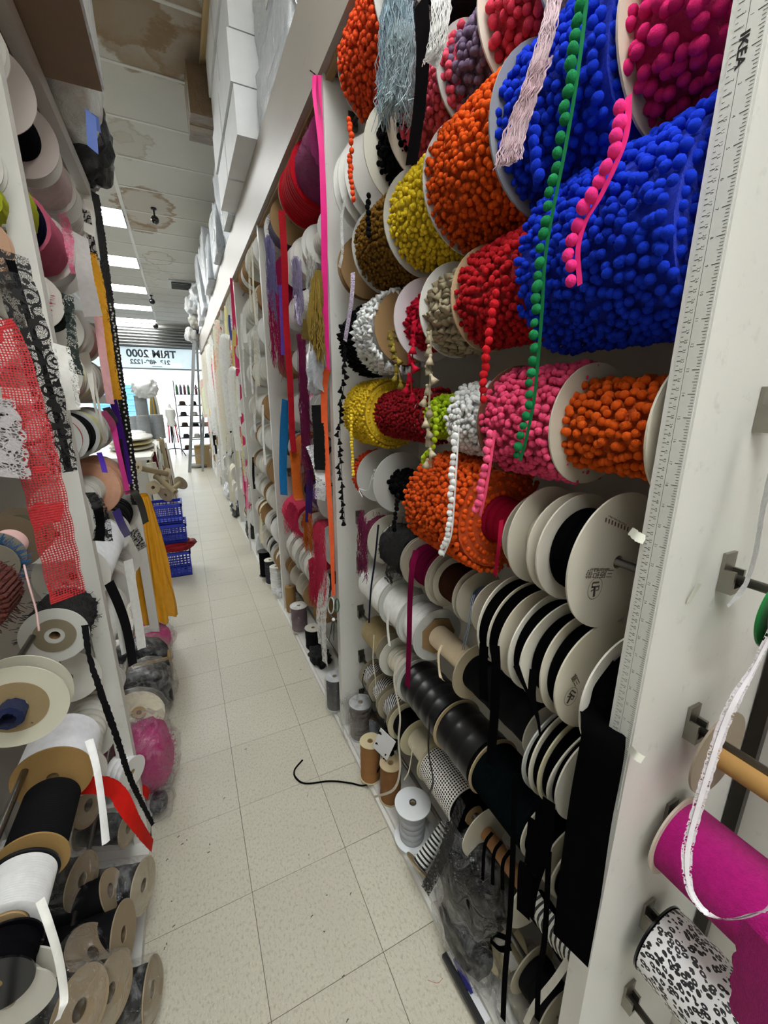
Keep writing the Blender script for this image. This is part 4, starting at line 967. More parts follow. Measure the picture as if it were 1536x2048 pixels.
for bay in range(2, 8):
    up, lo, cut = PAL[bay]
    for row in range(10):
        if bay > 3 and row in (0,): pass
        y = DY[bay] + .06; i = 0; nmax = {2: 7, 3: 5}.get(bay, 2)
        while y < DY[bay + 1] - .05 and i < nmax:
            nm, c = rn.choice(up if row < cut else lo); L = rn.uniform(.04, .12) * (1 if bay < 4 else 3)
            R = rn.uniform(.088, .103); fz = rn.random()
            kf = rn.random() < (.18 if bay == 2 else .06)
            wd_ = 'ribbon' if fz < .6 else 'lace' if fz < .85 else 'fuzz'
            s = spool('%s %s reel%s, %s along the %s row of the %s right bay' % (nm, {'ribbon': 'ribbon', 'lace': 'lace', 'fuzz': 'fringe'}[wd_], ' with kraft flanges' if kf else '', ordn[i], ROWN[row], BAYN[bay]),
                      rackM(RXF, y + L, RZ[row], rn.uniform(0, 6)), R, L, R * rn.uniform(.5, .95), wd_, c, fl=KR if kf else rn.choice((WH, '#d3d0c6', '#e9e9e6')), fk='kraft' if kf else 'card', n=24, group='reels in the %s right rack bay' % BAYN[bay], bend=.002)
            if rn.random() < (.22 if bay == 2 else .35 if bay == 3 else .7):
                yy = y + L * rn.uniform(.3, .7); l = rn.uniform(.15, .45); w_ = rn.uniform(.012, .03) * (1 if bay < 4 else 1.6); zz = RZ[row] - .02
                tail(s, [(RXF - R + .005, yy, zz + .04), (RXF - R - .006, yy + .01, zz - l * .5), (RXF - R - .008, yy - .01, max(zz - l, .05))], w_, mat(rn.choice(('cloth', 'lace', 'lace', 'satin')), c), scal=rn.choice((0, .08)), sfreq=150)
            y += L + rn.uniform(.01, .05) * (1 if bay < 4 else 3); i += 1

tail = _tail0
_tail0 = tail
def tail(*a, **k): k.setdefault('wd', (.75, .65, 0)); return _tail0(*a, **k)
# ------------------------------------------------------------------ left rack
GL = 'reels on the far bay of the left rack'; GN = 'reels on the near bay of the left rack'
PK = '#d9cfcc'; W2 = '#d4d2cc'
def l2(*a, **k): k.setdefault('group', GL); k.setdefault('fl', W2); return ls(*a, **k)
def l1(*a, **k): k.setdefault('group', GN); k.setdefault('fl', W2); k.setdefault('X', -.33); return ls(*a, **k)
a1, a2, a3, a4, a5, a6, a7, a8, a9, a10 = LZ
# far bay, top row down
s = l2(a1, 118, 72, 84, 50, 'black fabric roll between two pale discs, top of the left rack', 'roll', '#101118', m='n', fl=PK, n=48)
s = l2(a1, 153, 124, 52, 46, 'blush lace roll, top of the left rack behind the black roll', 'lace', '#d3bfc0', m='f')
s = l2(a1, 186, 164, 42, 30, 'white satin ribbon reel at the far end of the top row, left rack', 'ribbon', '#dddbd5', m='f')
tail(s, [FL(176, 400), FL(181, 430), FL(178, 468)], .035, mat('satin', '#dcd9d2'))
s = l2(a2, 84, 48, 76, 72, 'lime green lace roll behind the first left post', 'lace', '#a2a92c', near=False, far=False)
s = l2(a2, 112, 86, 70, 62, 'navy fabric roll, second row of the left rack', 'roll', '#10152b', far=False, near=False)
s = l2(a2, 150, 114, 66, 56, 'rose pink fabric roll with a thin hanging end, left rack', 'lace', '#c0607a', m='f', fl='#cfc6c2', near=False)
tail(s, [FL(124, 425), FL(136, 470), FL(141, 520), FL(147, 548)], [.02, .03, .016, .012], mat('lace', '#d06a88'), jag=.001)
s = l2(a2, 170, 156, 50, 30, 'white disc reel of wide white lace, second row of the left rack', 'ribbon', '#d8d5cf', m='f')
tail(s, [FL(160, 470), FL(168, 540), FL(180, 600), FL(187, 633)], [.05, .055, .06, .064], mat('cloth', '#cfcaca'), jag=.0015, label='wide white lace end')
tail(s, [FL(172, 420, -.24), FL(182, 480, -.24), FL(190, 520, -.24)], .03, mat('scroll', '#0e0c0e'), name='lace_end')
s = l2(a3, 129, 99, 62, 34, 'raspberry ribbon reel between white discs, third row of the left rack', 'fuzz', '#b8244c', fl='#d8d4cc')
s = l2(a3, 150, 132, 52, 46, 'bottle green chiffon reel with a long crumpled end, left rack', 'ribbon', '#12211d', far=False, near=False)
tail(s, [FL(135, 590), FL(141, 640), FL(146, 700), FL(152, 748)], [.03, .022, .026, .038], mat('lace', '#13231e'), jag=.002)
for i, (x0, x1, h, c) in enumerate(((176, 168, 44, '#d5cfcc'), (186, 178, 42, '#cdb4b4'), (204, 188, 44, '#c59a9a'))):
    s = l2(a3 - .04, x0, x1, h, h * .85, '%s ribbon reel low on the third row, %s in its row of three' % (('ivory', 'blush', 'dusty pink')[i], ordn[i]), 'ribbon', c, m='f')
for i, (x0, x1, h, c) in enumerate(((178, 165, 52, '#d8d3bc'), (190, 180, 50, '#cbc79a'), (200, 192, 48, '#d9d7cf'), (214, 202, 46, '#d6d4ce'))):
    s = l2(a4, x0, x1, h, h * .93, '%s ribbon reel, %s from the first post, fourth row of the left rack' % (('cream', 'pale yellow', 'ivory', 'white')[i], ordn[i]), 'ribbon', c, fl='#d6d5ce')
    if i == 0:
        tail(s, [FL(166, 705), FL(178, 740), FL(188, 800), FL(200, 850), FL(212, 886)], [.03, .02, .008, .008, .01], mat('satin', '#dedbd2'))
        tail(s, [FL(172, 712), FL(190, 770), FL(203, 840), FL(214, 880)], .008, mat('satin', '#d8d6cc'))
for i, (x0, x1, h, c) in enumerate(((176, 164, 46, '#a8222c'), (198, 178, 52, '#131315'), (214, 200, 50, '#c9c890'), (230, 216, 47, '#cfcdc8'))):
    s = l2(a5, x0, x1, h, h * .9, '%s ribbon reel, %s from the first post, fifth row of the left rack' % (('red', 'black', 'pale lime', 'white')[i], ordn[i]), 'ribbon', c, fl='#d3d6d4')
    if i == 3:
        tail(s, [FL(206, 822), FL(225, 850), FL(236, 900), FL(250, 960), FL(256, 988)], [.02, .024, .02, .02, .024], mat('satin', '#ee4aa6'), label='neon pink ribbon end')
        tail(s, [FL(212, 815, -.245), FL(232, 850, -.245), FL(242, 910, -.245), FL(250, 960, -.245)], .026, mat('satin', '#121214'))
s = l2(a6, 242, 205, 60, 36, 'big white disc reel, sixth row of the left rack, its face nearly blank', 'ribbon', '#d5d4cc', n=56, fl='#d6d7d0')
s = l2(a6, 256, 244, 52, 49, 'salmon and peach ribbon reel, sixth row of the left rack', 'ribbon', '#d8a58a', m='f', near=False)
tail(s, [FL(198, 905, -.24), FL(205, 925, -.235), FL(210, 945, -.23)], .016, mat('satin', '#4a2fa0'), name='ribbon_end')
s = l2(a6 - .03, 206, 180, 58, 40, 'black stretch lace reel with a curled end, sixth row beside the first post', 'roll', '#0d0c0e', far=True, near=True)
tail(s, [FL(182, 985, -.22), FL(196, 1010, -.20), FL(206, 1050, -.20), FL(205, 1082, -.205)], [.02, .03, .034, .045], mat('scroll', '#0c0b0d'), scal=.06, sfreq=80, label='black stretch lace end')
tail(s, [FL(180, 985, -.222), FL(194, 1010, -.202), FL(201, 1050, -.202), FL(199, 1082, -.207)], [.02, .024, .02, .022], mat('velvet', '#0c0b0d'))
s = l2(a7 + .02, 250, 222, 52, 50, 'stack of white grosgrain on one reel, seventh row of the left rack', 'cord', '#dedfe2', m='f', near=True)
tail(s, [FL(256, 1120), FL(266, 1180), FL(276, 1240), FL(284, 1297)], .034, mat('cloth', '#dcdcd9'), label='wide white ribbon end hanging to the floor')
s = l2(a7, 278, 262, 40, 30, 'white disc reel with an arched black ribbon, seventh row far end', 'ribbon', '#111113', m='f')
tail(s, [FL(252, 982, -.23), FL(268, 985, -.22), FL(282, 1010, -.21), FL(292, 1046, -.21)], .03, mat('satin', '#0e0e10'))
tail(s, [FL(266, 1060, -.23), FL(276, 1080, -.225), FL(285, 1098, -.225)], .034, mat('scroll', '#0e0e10'), scal=.08, sfreq=70)
tail(s, [FL(232, 1020, -.238), FL(244, 1050, -.236), FL(256, 1072, -.236)], .026, mat('satin', '#3c2c98'), name='ribbon_end')
s = l2(a8 + .02, 226, 203, 56, 30, 'plain grey white disc reel beside the first post, eighth row', 'ribbon', '#c9c8c0', near=True)
s = l2(a8, 255, 232, 46, 40, 'white elastic reel with black strap over it, eighth row of the left rack', 'cord', '#dcdcd8', m='f')
tail(s, [FL(218, 1165, -.225), FL(238, 1210, -.215), FL(254, 1260, -.21), FL(266, 1330, -.21)], .026, mat('cloth', '#0e0e10'), label='wide black elastic end')
tail(s, [FL(230, 1190, -.23), FL(240, 1240, -.225), FL(252, 1306, -.225)], .026, mat('cloth', '#d9d9d5'))
s = l2(a8, 282, 266, 40, 26, 'far white disc reel by the yellow cloth, eighth row of the left rack', 'ribbon', '#cfccc4', m='f')
s = l2(a9 + .06, 248, 214, 58, 40, 'low white disc reel half behind the first post, ninth row', 'ribbon', '#cfccc4', near=True)
s = l2(a9, 252, 228, 40, 30, 'grey ribbon roll low behind the first post, ninth row', 'ribbon', '#b7a69a', near=True)
# near bay, seen edge on at the left of the picture
s = l1(a1 - .02, 20, 11, 75, 40, 'white disc at the picture edge above the first left post', 'ribbon', '#d8d6d0', near=True)
s = l1(a2, 16, 6, 60, 40, 'white disc with black scribbled print at the left picture edge', 'ribbon', '#d8d6d0')
s = l1(a2 - .06, 26, 8, 50, 45, 'lime green lace roll at the left picture edge', 'lace', '#a2a92c', far=False, near=False)
s = l1(a3 + .02, 30, 21, 62, 40, 'peach faced disc with a cream rim at the left picture edge', 'ribbon', '#131315', fl='#c9a184', nearfl=('#c9a184', 'kraft'))
lace = thing('lace_trim', 'wide black scroll lace strip hanging in front of the first left post', 'lace', Matrix.Translation(FL(70, 700, -.215)))
tail(lace, [FL(22, 505, -.222), FL(45, 600, -.216), FL(78, 720, -.212), FL(108, 840, -.212), FL(130, 945, -.212)], [.042, .05, .05, .046, .042], mat('scroll', '#0c0b0d'), name='lace_strip', wd=(.75, .65, 0), scal=.07, sfreq=55)
tail(lace, [FL(20, 520, -.2225), FL(52, 620, -.217), FL(92, 750, -.2125), FL(126, 880, -.2125), FL(136, 940, -.2125)], [.014, .010, .010, .014, .014], mat('velvet', '#0c0b0d'), name='cord_line', wd=(.75, .65, 0))
s = l1(a4 + .03, 40, 28, 60, 40, 'white disc reel with a red net tape, left picture edge', 'ribbon', '#c22a34')
tail(s, [FL(-12, 640, -.20), FL(16, 690, -.192), FL(48, 800, -.184), FL(72, 900, -.178), FL(104, 1040, -.174), FL(138, 1196, -.174)], [.036, .040, .042, .044, .044, .042], mat('fishnet', '#aa2026'), name='net_end', wd=(.8, .6, 0), scal=.04, sfreq=70, label='wide red net lace end')
s = l1(a4 - .02, 22, 8, 46, 40, 'silver grey lace bundle at the left picture edge', 'lace', '#bdb8b8', far=False, near=False)
tail(s, [FL(4, 795, -.20), FL(10, 860, -.195), FL(18, 955, -.19)], [.02, .034, .036], mat('lace', '#8f8a8a'), scal=.1, sfreq=120)
tail(s, [FL(2, 800, -.202), FL(8, 860, -.197), FL(15, 950, -.192)], [.02, .03, .03], mat('fuzz', '#7d7878'))
w = thing('plastic_sleeve', 'clear plastic sleeve with grey lace hanging behind the red net', 'plastic bag', Matrix.Translation(FL(70, 800, -.25)))
tail(w, [FL(42, 700, -.24), FL(58, 760, -.235), FL(72, 820, -.232), FL(82, 885, -.232)], .03, mat('wrap', '#d9d9d9'), name='film', curl=.2)
s = l1(1.20, 110, 90, 55, 40, 'brown kraft disc reel with dark thread, behind the red net', 'thread', '#4a4636', fl='#6b5c48', fk='kraft', m='n')
s = l1(1.20, 86, 52, 48, 30, 'pale pink cord reel with a loose hanging end, left rack near bay', 'cord', '#d9b3b0', fl='#73634e', fk='kraft', far=False, nearfl=('#8a8579', 'card'))
cordtail(s, [FL(48, 1130, -.26), FL(58, 1170, -.25), FL(72, 1220, -.246), FL(78, 1262, -.245)], .0016, mat('cloth', '#dcb8b5'))
s = l1(1.19, 46, 40, 46, 40, 'turquoise sequin reel at the left picture edge', 'fuzz', '#2d6fa8', mk='sequin', fl='#7d7668')
s = l1(1.17, 36, 4, 0, 66, 'brown shell edged braid roll at the left picture edge', 'fuzz', '#5a2a24')
b = MB()
M_ = s.matrix_basis; gy = s['_g']
for i in range(14):
    for j in range(26):
        a = pi * (-.62 + 1.25 * j / 25); r_ = gy[3] + .002
        b.ball(M_ @ Vector((r_ * cos(a), r_ * sin(a), (i + .5 * (j % 2)) * (gy[1] - gy[0]) / 14)), .007, 1, (1, 1, .6))
obj('shell_edging', b, mat('fuzz', '#6b342c'), s, crease=0)['kind'] = 'stuff'
s = l1(a7 + .01, 199, 179, 58, 54, 'black ruffle roll between white discs, left rack near bay', 'fuzz', '#0d0c0e', fl='#cfd0cb', n=64, py=1258)
flange(s, s['_g'][2] * .62, .02, s['_g'][1] - s['_g'][0] + .0005, mat('kraft', '#8d826c'), n=48, th=.001, name='hub_card')
tail(s, [FL(170, 1250, -.235), FL(178, 1310, -.23), FL(200, 1380, -.215), FL(232, 1470, -.205), FL(262, 1560, -.20), FL(306, 1650, -.20)], [.014, .009, .013, .013, .012, .01], mat('cloth', '#0e0e10'), label='long black elastic end with picot edge', jag=.0012)
s = l1(a7, 148, 139, 90, 40, 'pair of large ivory discs on a navy yarn reel, left picture edge', 'fuzz', '#1b2448', fl='#d3d0be', py=1388, n=72, core=.02, bend=.001)
flange(s, s['_g'][2] * .62, .02, s['_g'][1] - s['_g'][0] + .0006, mat('kraft', '#a08a66'), n=48, th=.001, name='hub_card')
cw = s['_g']
obj('winding', MB().lathe([(.012, 0), (.02, .002), (.021, .03), (.012, .034)], 24, rackM(-.33, cw[0], s.matrix_basis.translation.z), wob=lambda a, z: .003 * noise.noise(Vector((cos(a) * 9, sin(a) * 9, z * 300)))), mat('fuzz', '#1d2750'), s)
s = l1(a8, 205, 187, 68, 64, 'thick white ribbon roll on the left rack near bay', 'cord', '#e3e3e8', fl='#dfdfdd', py=1530, n=64, far=False, nearfl=('#a5824d', 'kraft'), m='n')
tail(s, [FL(178, 1480, -.25), FL(192, 1530, -.235), FL(203, 1600, -.23), FL(212, 1686, -.23)], [.015, .013, .013, .015], mat('cloth', '#e6e6e6'), curl=.15, label='white corded ribbon end')
s = l1(a8, 172, 141, 64, 54, 'black webbing roll with kraft disc facing the aisle, left near bay', 'cord', '#131315', fl='#a9864f', fk='kraft', n=64, far=False, py=1695)
s = l1(a8, 122, 94, 66, 60, 'white elastic roll lined with grey, beside the black disc', 'cord', '#dededf', fl='#16161a', fk='gloss', n=64, far=True, near=False, py=1825)
tail(s, [FL(80, 1800, -.25), FL(98, 1850, -.24), FL(118, 1920, -.235), FL(128, 2000, -.235), FL(112, 2046, -.235)], .010, mat('cloth', '#e0dfda'), curl=.2)
s = l1(a8, 90, 70, 68, 62, 'glossy black disc reel lowest at the left picture edge', 'roll', '#0c0c0f', fl='#0b0b10', fk='gloss', n=64, py=1935)
s = l1(a9 + .05, 122, 112, 80, 50, 'grey white disc reel low behind the black disc', 'ribbon', '#c8c6bd', fl='#c9c7bd', n=56, py=1960)
# trims hung on the second left post
y2 = thing('lace_trim', 'golden yellow scalloped lace strip hanging on the second left post', 'lace', Matrix.Translation(FL(210, 640)))
tail(y2, [FL(179, 503, -.25), FL(195, 560, -.235), FL(210, 660, -.232), FL(222, 740, -.232), FL(233, 800, -.232)], .045, mat('lace', '#e0a01c'), name='lace_strip', scal=.06, sfreq=90)
tail(y2, [FL(182, 505, -.2505), FL(197, 560, -.2355), FL(211, 660, -.2325), FL(223, 740, -.2325), FL(234, 800, -.2325)], .028, mat('cloth', '#d9981a'), name='tape')
tail(y2, [FL(184, 560, -.25), FL(188, 582, -.245)], .03, mat('cloth', '#d3941a'), name='loop')
p2_ = thing('ribbon_strip', 'thin pale pink ribbon strip beside the yellow lace', 'ribbon', Matrix.Translation(FL(205, 700)))
tail(p2_, [FL(196, 632), FL(203, 690), FL(212, 750), FL(221, 808)], .03, mat('cloth', '#dba7a8'), name='strip', jag=.001)
u = thing('ribbon_strip', 'dark violet ribbon strip hanging below the yellow lace', 'ribbon', Matrix.Translation(FL(240, 880)))
tail(u, [FL(226, 800, -.238), FL(238, 850, -.235), FL(250, 910, -.235), FL(258, 968, -.235)], .03, mat('velvet', '#3d1f6e'), name='strip')
bs = thing('bead_trim', 'black sequin and bead trim strip along the far side of the second left post', 'trim', Matrix.Translation(FL(215, 600, -.25)))
tail(bs, [FL(189, 385, -.25), FL(203, 480, -.248), FL(217, 590, -.246), FL(230, 690, -.246), FL(245, 800, -.246), FL(262, 920, -.246), FL(272, 1010, -.246)], .045, mat('sequin', '#141416'), name='strip', wd=(.7, .7, 0), jag=.003)
rn2 = random.Random(4)
bb = MB(); C9 = curve([FL(222, 610, -.24), FL(232, 690, -.24), FL(247, 800, -.24), FL(263, 920, -.24), FL(272, 1000, -.24)], 30)
for i, p in enumerate(C9):
    if i % 2 == 0: bb.ball(p + Vector((rn2.uniform(-.004, .004), rn2.uniform(-.02, .02), 0)), .005, 1)
obj('beads', bb, mat('gloss', '#d9d5cc'), bs)['kind'] = 'stuff'
wl = thing('lace_trim', 'white crochet lace strip hanging against the first left post', 'lace', Matrix.Translation(FL(138, 770)))
tail(wl, [FL(122, 690, -.235), FL(134, 760, -.23), FL(146, 820, -.23)], [.03, .045, .03], mat('lace', '#e0dfda'), name='lace_strip', scal=.1, sfreq=90)
tail(wl, [FL(121, 690, -.2355), FL(133, 760, -.2305), FL(145, 820, -.2305)], .02, mat('cloth', '#d8d7d2'), name='tape')
# golden cloth hung at the rack end
yc = thing('fabric_hank', 'long golden yellow satin fabric hanging in folds at the end of the left rack', 'fabric', Matrix.Translation(at(315, 1100, Y=2.75)))
V = []; Fc = []; nx, nz = 60, 24
tp, bt = at(286, 992, Y=2.60), at(318, 1235, Y=2.60)
wl_t = at(300, 1000, Y=2.60).x - at(278, 1000, Y=2.60).x; wl_b = at(346, 1230, Y=2.60).x - at(282, 1230, Y=2.60).x
for j in range(nz + 1):
    t_ = j / nz; w_ = wl_t + (wl_b - wl_t) * min(1, t_ * 1.25) ** .8; c_ = tp.lerp(bt, t_)
    for i in range(nx + 1):
        u_ = i / nx; an = u_ * 2 * pi
        fold = 1 + .20 * sin(an * 9 + 1.5 * sin(t_ * 4)) * min(1, t_ * 3 + .15) + .1 * sin(an * 17 + t_ * 3)
        V.append((c_.x + cos(an) * w_ * .5 * fold, c_.y + sin(an) * .06 * fold * (.5 + t_ * .6), c_.z - (.05 * noise.noise(Vector((cos(an) * 2, sin(an) * 2, 3))) if t_ > .95 else 0)))
for j in range(nz):
    for i in range(nx): Fc.append((j * (nx + 1) + i, j * (nx + 1) + i + 1, (j + 1) * (nx + 1) + i + 1, (j + 1) * (nx + 1) + i))
obj('folds', MB().add(V, Fc), mat('satin', '#d99a20'), yc, crease=0)
obj('tie', MB().lathe([(wl_t * .42, -.012), (wl_t * .5, 0), (wl_t * .42, .012)], 16, Matrix.Translation(tp)), mat('cloth', '#c98a14'), yc)

tail = _tail0
# ------------------------------------------------------------------ helpers for loose goods
def axM(p, d, spin=0):
    "frame with local z along d"
    return Matrix.Translation(p) @ Vector(d).to_track_quat('Z', 'Y').to_matrix().to_4x4() @ Matrix.Rotation(spin, 4, 'Z')
def wrapped(t, R, L, k=1.06, seed=0, neck=False):
    "clear film around a spool, gathered at the top"
    pr = [(R * .25, L * 1.04 + .01), (R * .7, L * 1.05), (R * k, L * .98), (R * k * 1.02, L * .5), (R * k, L * .02), (R * .8, -.004)]
    if neck: pr = [(R * .45, L * 1.5), (R * .16, L * 1.22)] + pr
    b = MB().lathe(pr, 28, wob=lambda a, z: R * .07 * noise.noise(Vector((cos(a) * 4 + seed, sin(a) * 4, z * 26))) + R * .03 * noise.noise(Vector((cos(a) * 13 + seed, sin(a) * 13, z * 60))))
    return obj('plastic_wrap', b, mat('wrap', '#cfd3d6'), t, world=False, crease=0)
def fuzz_tuft(t, c, size, col, seed=0, n=900, l=.022):
    rnd = random.Random(seed); b = MB()
    for i in range(n):
        d = Vector((rnd.gauss(0, 1), rnd.gauss(0, 1), rnd.gauss(0, 1))).normalized()
        p = Vector((c[0] + d.x * size[0] * .97, c[1] + d.y * size[1] * .97, c[2] + d.z * size[2] * .97))
        e = (d * .35 + Vector((rnd.uniform(-1, 1), rnd.uniform(-1, 1), rnd.uniform(-1, 1)))).normalized() * l * rnd.uniform(.6, 1.3)
        b.tube([p, p + e * .5 + d * .004, p + e], .0009, 3, cap=False)
    obj('yarn', b, mat('fuzz', col), t, crease=0)['kind'] = 'stuff'
def bag(name, label, c, size, col='#d4d6d8', kind='wrap', content=None, seed=0, amp=.22, cat='plastic bag', freq=3.2):
    t = thing(name, label, cat, Matrix.Translation((c[0], c[1], c[2] - size[2])))
    obj('film', MB().blob(c, size, amp, freq, 4, seed), mat(kind, col), t, crease=0)
    if content:
        cc, ck, sz = content
        if ck == 'fuzz': fuzz_tuft(t, c, [v * sz for v in size], cc, seed)
        obj('contents', MB().blob(c, (size[0] * sz, size[1] * sz, size[2] * sz), .12, 4, 3, seed + 3), mat(ck, cc), t, crease=0)
    return t
# ------------------------------------------------------------------ pile on the floor under the left rack
bag('plastic_bag', 'crumpled clear bag of white lace on the floor below the yellow cloth', (-.34, 2.86, .17), (.13, .13, .16), content=('#d9d6d4', 'fuzz', .72), seed=1)
bag('plastic_bag', 'clear bag of hot pink feather fringe on the floor, far one', (-.33, 2.56, .10), (.14, .12, .10), content=('#d62a84', 'fuzz', .86), seed=2)
t = thing('fabric_pack', 'black folded fabric pack in plastic with a brown paper band', 'fabric', Matrix.Translation((-.36, 2.32, .03)))
obj('fabric', MB().blob((-.36, 2.32, .13), (.15, .11, .10), .06, 3, 4, 4), mat('cloth', '#15161a'), t, crease=0)
obj('paper_band', MB().box((-.52, 2.185, .03), (-.205, 2.20, .17)).box((-.212, 2.18, .03), (-.2, 2.27, .17)), mat('kraft', '#a58a5c'), t, smooth=False)
obj('plastic_wrap', MB().blob((-.36, 2.31, .135), (.165, .13, .115), .12, 4, 4, 5), mat('wrap', '#cfd3d6'), t, crease=0)
t = thing('fabric_pack', 'glossy black plastic wrapped rolls lying on the floor by the left rack', 'fabric', Matrix.Translation((-.35, 2.04, .03)))
for i in range(2): obj('roll', MB().lathe([(0, -.17), (.05, -.165), (.058, 0), (.05, .165), (0, .17)], 20, axM((-.36, 2.08 - .10 * i, .15 - .05 * i), (1, .06, .05)), wob=lambda a, z: .006 * noise.noise(Vector((cos(a) * 3, sin(a) * 3, z * 20)))), mat('film', '#101115'), t, crease=0)
obj('plastic_wrap', MB().blob((-.34, 2.04, .13), (.17, .15, .12), .16, 4, 4, 6), mat('wrap', '#cfd3d6'), t, crease=0)
t = spool('cream cotton lace coil in plastic on the floor by the left rack', axM((-.33, 1.83, .12), (.35, -.35, .85)), .11, .05, .105, 'lace', '#d9d0b8', fl='#cbbfa0', n=48, name='lace_coil', cat='lace', near=False)
wrapped(t, .115, .055, 1.05, 3)
t = spool('tan card reel in plastic leaning under the cream lace coil', axM((-.36, 1.68, .12), (.2, -.9, .35)), .09, .04, .06, 'ribbon', '#c9bfa8', fl='#a89474', fk='kraft', n=40)
wrapped(t, .095, .045, 1.05, 4)
bag('plastic_bag', 'clear bag stuffed with magenta eyelash fringe on the floor beside the first left post', (-.27, 1.53, .17), (.115, .12, .165), content=('#c02a78', 'fuzz', .84), seed=7, amp=.2)
bag('plastic_bag', 'clear bag of dull rose fringe behind the first left post', (-.47, 1.48, .25), (.12, .12, .14), content=('#9c4a66', 'fuzz', .8), seed=9)
s = spool('small white satin ribbon roll with a white card disc, beside the magenta bag', axM(at(228, 1535, X=-.32), (.75, -.6, -.05)), .05, .07, .044, 'ribbon', '#e8e8ea', fl='#dcdcda', n=40, far=False)
t = thing('lace_trim', 'red felt trim strip draped over the wrapped reels on the floor', 'trim', Matrix.Translation(at(250, 1620, Z=.3)))
tail(t, [at(150, 1575, X=-.34), at(190, 1570, X=-.30), at(230, 1580, X=-.27), at(262, 1630, X=-.24), at(285, 1665, X=-.225), at(305, 1692, X=-.22)], [.035, .04, .045, .045, .04, .03], mat('cloth', '#cc2018'), name='strip', wd=(.2, 1, .5), jag=.001)
tail(t, [at(262, 1590, X=-.29), at(285, 1580, X=-.26), at(298, 1590, X=-.25)], .03, mat('cloth', '#cc2018'), name='strip', wd=(.3, 1, .3))
KC = '#9c8a70'
def kreel(px, py, X, R, L, d, label, col='#131316', wrap=True, fl=KC, seed=0, hole=.016):
    p = at(px, py, X=X); d = Vector(d).normalized()
    t = spool(label, axM(p - d * L, d), R, L, R * .8, 'roll', col, fl=fl, fk='kraft', n=44, hole=hole, bend=.003, mk='cloth', corec='#5a4a34')  # core kraft darkened: the shade inside the bore is put into its colour
    if wrap: wrapped(t, R, L, 1.06, seed)
    return t
kreel(178, 1610, -.36, .055, .12, (.85, -.5, .1), 'kraft ended black roll in plastic, uppermost in the left floor pile', seed=1)
kreel(258, 1655, -.29, .05, .14, (.9, -.4, .05), 'kraft ended black roll half under the red strip, left floor pile', seed=2)
kreel(288, 1770, -.235, .062, .2, (.93, -.35, .1), 'plastic wrapped black roll with a scuffed card end facing the aisle', seed=3, fl='#b3a78f')
kreel(222, 1780, -.30, .048, .16, (.95, -.15, .25), 'narrow kraft ended black velvet roll standing out of the left pile', wrap=False)
kreel(248, 1868, -.265, .066, .22, (.97, -.2, .12), 'large bare kraft oval end of a black roll in the left floor pile', wrap=False, seed=5)
kreel(188, 1905, -.31, .066, .18, (.7, .1, .6), 'black roll in shiny plastic with its card end tipped up', seed=6)
kreel(222, 1985, -.27, .062, .18, (.85, -.45, .2), 'plastic wrapped kraft end at the bottom of the left pile, right of the black disc', seed=7)
kreel(160, 2020, -.30, .062, .18, (.8, -.5, .3), 'plastic wrapped kraft end lowest in the left pile', seed=8)
kreel(306, 1978, -.215, .06, .2, (.96, -.22, .1), 'plastic wrapped kraft end nearest the aisle floor', seed=9)
kreel(165, 1760, -.36, .06, .2, (.9, -.4, .1), 'shiny plastic wrapped black roll deep in the left floor pile', seed=10)
bag('plastic_bag', 'crumpled clear bag tip under the magenta fringe bag', (-.235, 1.42, .05), (.05, .07, .045), seed=12, content=('#1c1c20', 'film', .6))
# ------------------------------------------------------------------ goods on the base board of the right rack, near bay
def up(px, py, X): p = at(px, py, X=X); return p
BZ = .036
def stand(px, py, R, H, label, wind='ribbon', col='#8a8078', wrapk=True, X=.56, seed=0, **k):
    "upright spool on the base board whose foot centre is seen at px, py"
    p = at(px, py, Z=BZ); k.setdefault('n', 36)
    t = spool(label, Matrix.Translation(p), R, H, k.pop('rb', R * .85), wind, col, **k)
    if wrapk: wrapped(t, R, H, 1.07, seed)
    return t
stand(722, 1468, .05, .17, 'upright brown grey roll wrapped in clear plastic beside the tall divider', 'ribbon', '#5c534d', fl='#c8cccf', rb=.047, seed=1)
bag('plastic_bag', 'loose clear plastic film gathered around the wrapped roll by the divider', tuple(at(705, 1440, X=.53)), (.05, .06, .13), seed=3, amp=.3)
stand(752, 1470, .036, .10, 'blue grey thread bundle standing behind the kraft tubes', 'thread', '#7d8794', wrapk=True, near=False, far=False, rb=.036, seed=2)
stand(741, 1552, .041, .17, 'kraft covered cylinder with a pleated cream paper top, left one', 'roll', '#9a6a38', wrapk=False, mk='kraft', fl='#cdbf98', rb=.038, seed=4, n=28)
stand(781, 1594, .041, .16, 'kraft covered cylinder with a torn cap, right one', 'roll', '#8a5c30', wrapk=False, mk='kraft', fl='#c4b08c', rb=.038, seed=5, n=28)
p = at(776, 1480, X=.55)
t = thing('ruffle_card', 'black ruffle trim wound on a tilted white card', 'trim', Matrix.Translation(p))
MM = Matrix.Translation(p) @ Matrix.Rotation(.5, 4, 'Z') @ Matrix.Rotation(.35, 4, 'X')
obj('card', MB().box((-.03, -.035, -.05), (-.027, .035, .06), MM), mat('card', '#e4e6ea'), t, smooth=False)
b = MB(); rk = random.Random(3)
for i in range(70): b.ball(MM @ Vector((rk.uniform(-.022, .02), rk.uniform(-.034, .034), rk.uniform(-.05, .05))), rk.uniform(.008, .014), 1, (1, 1, .7))
obj('ruffle', b, mat('cloth', '#141416'), t)['kind'] = 'stuff'
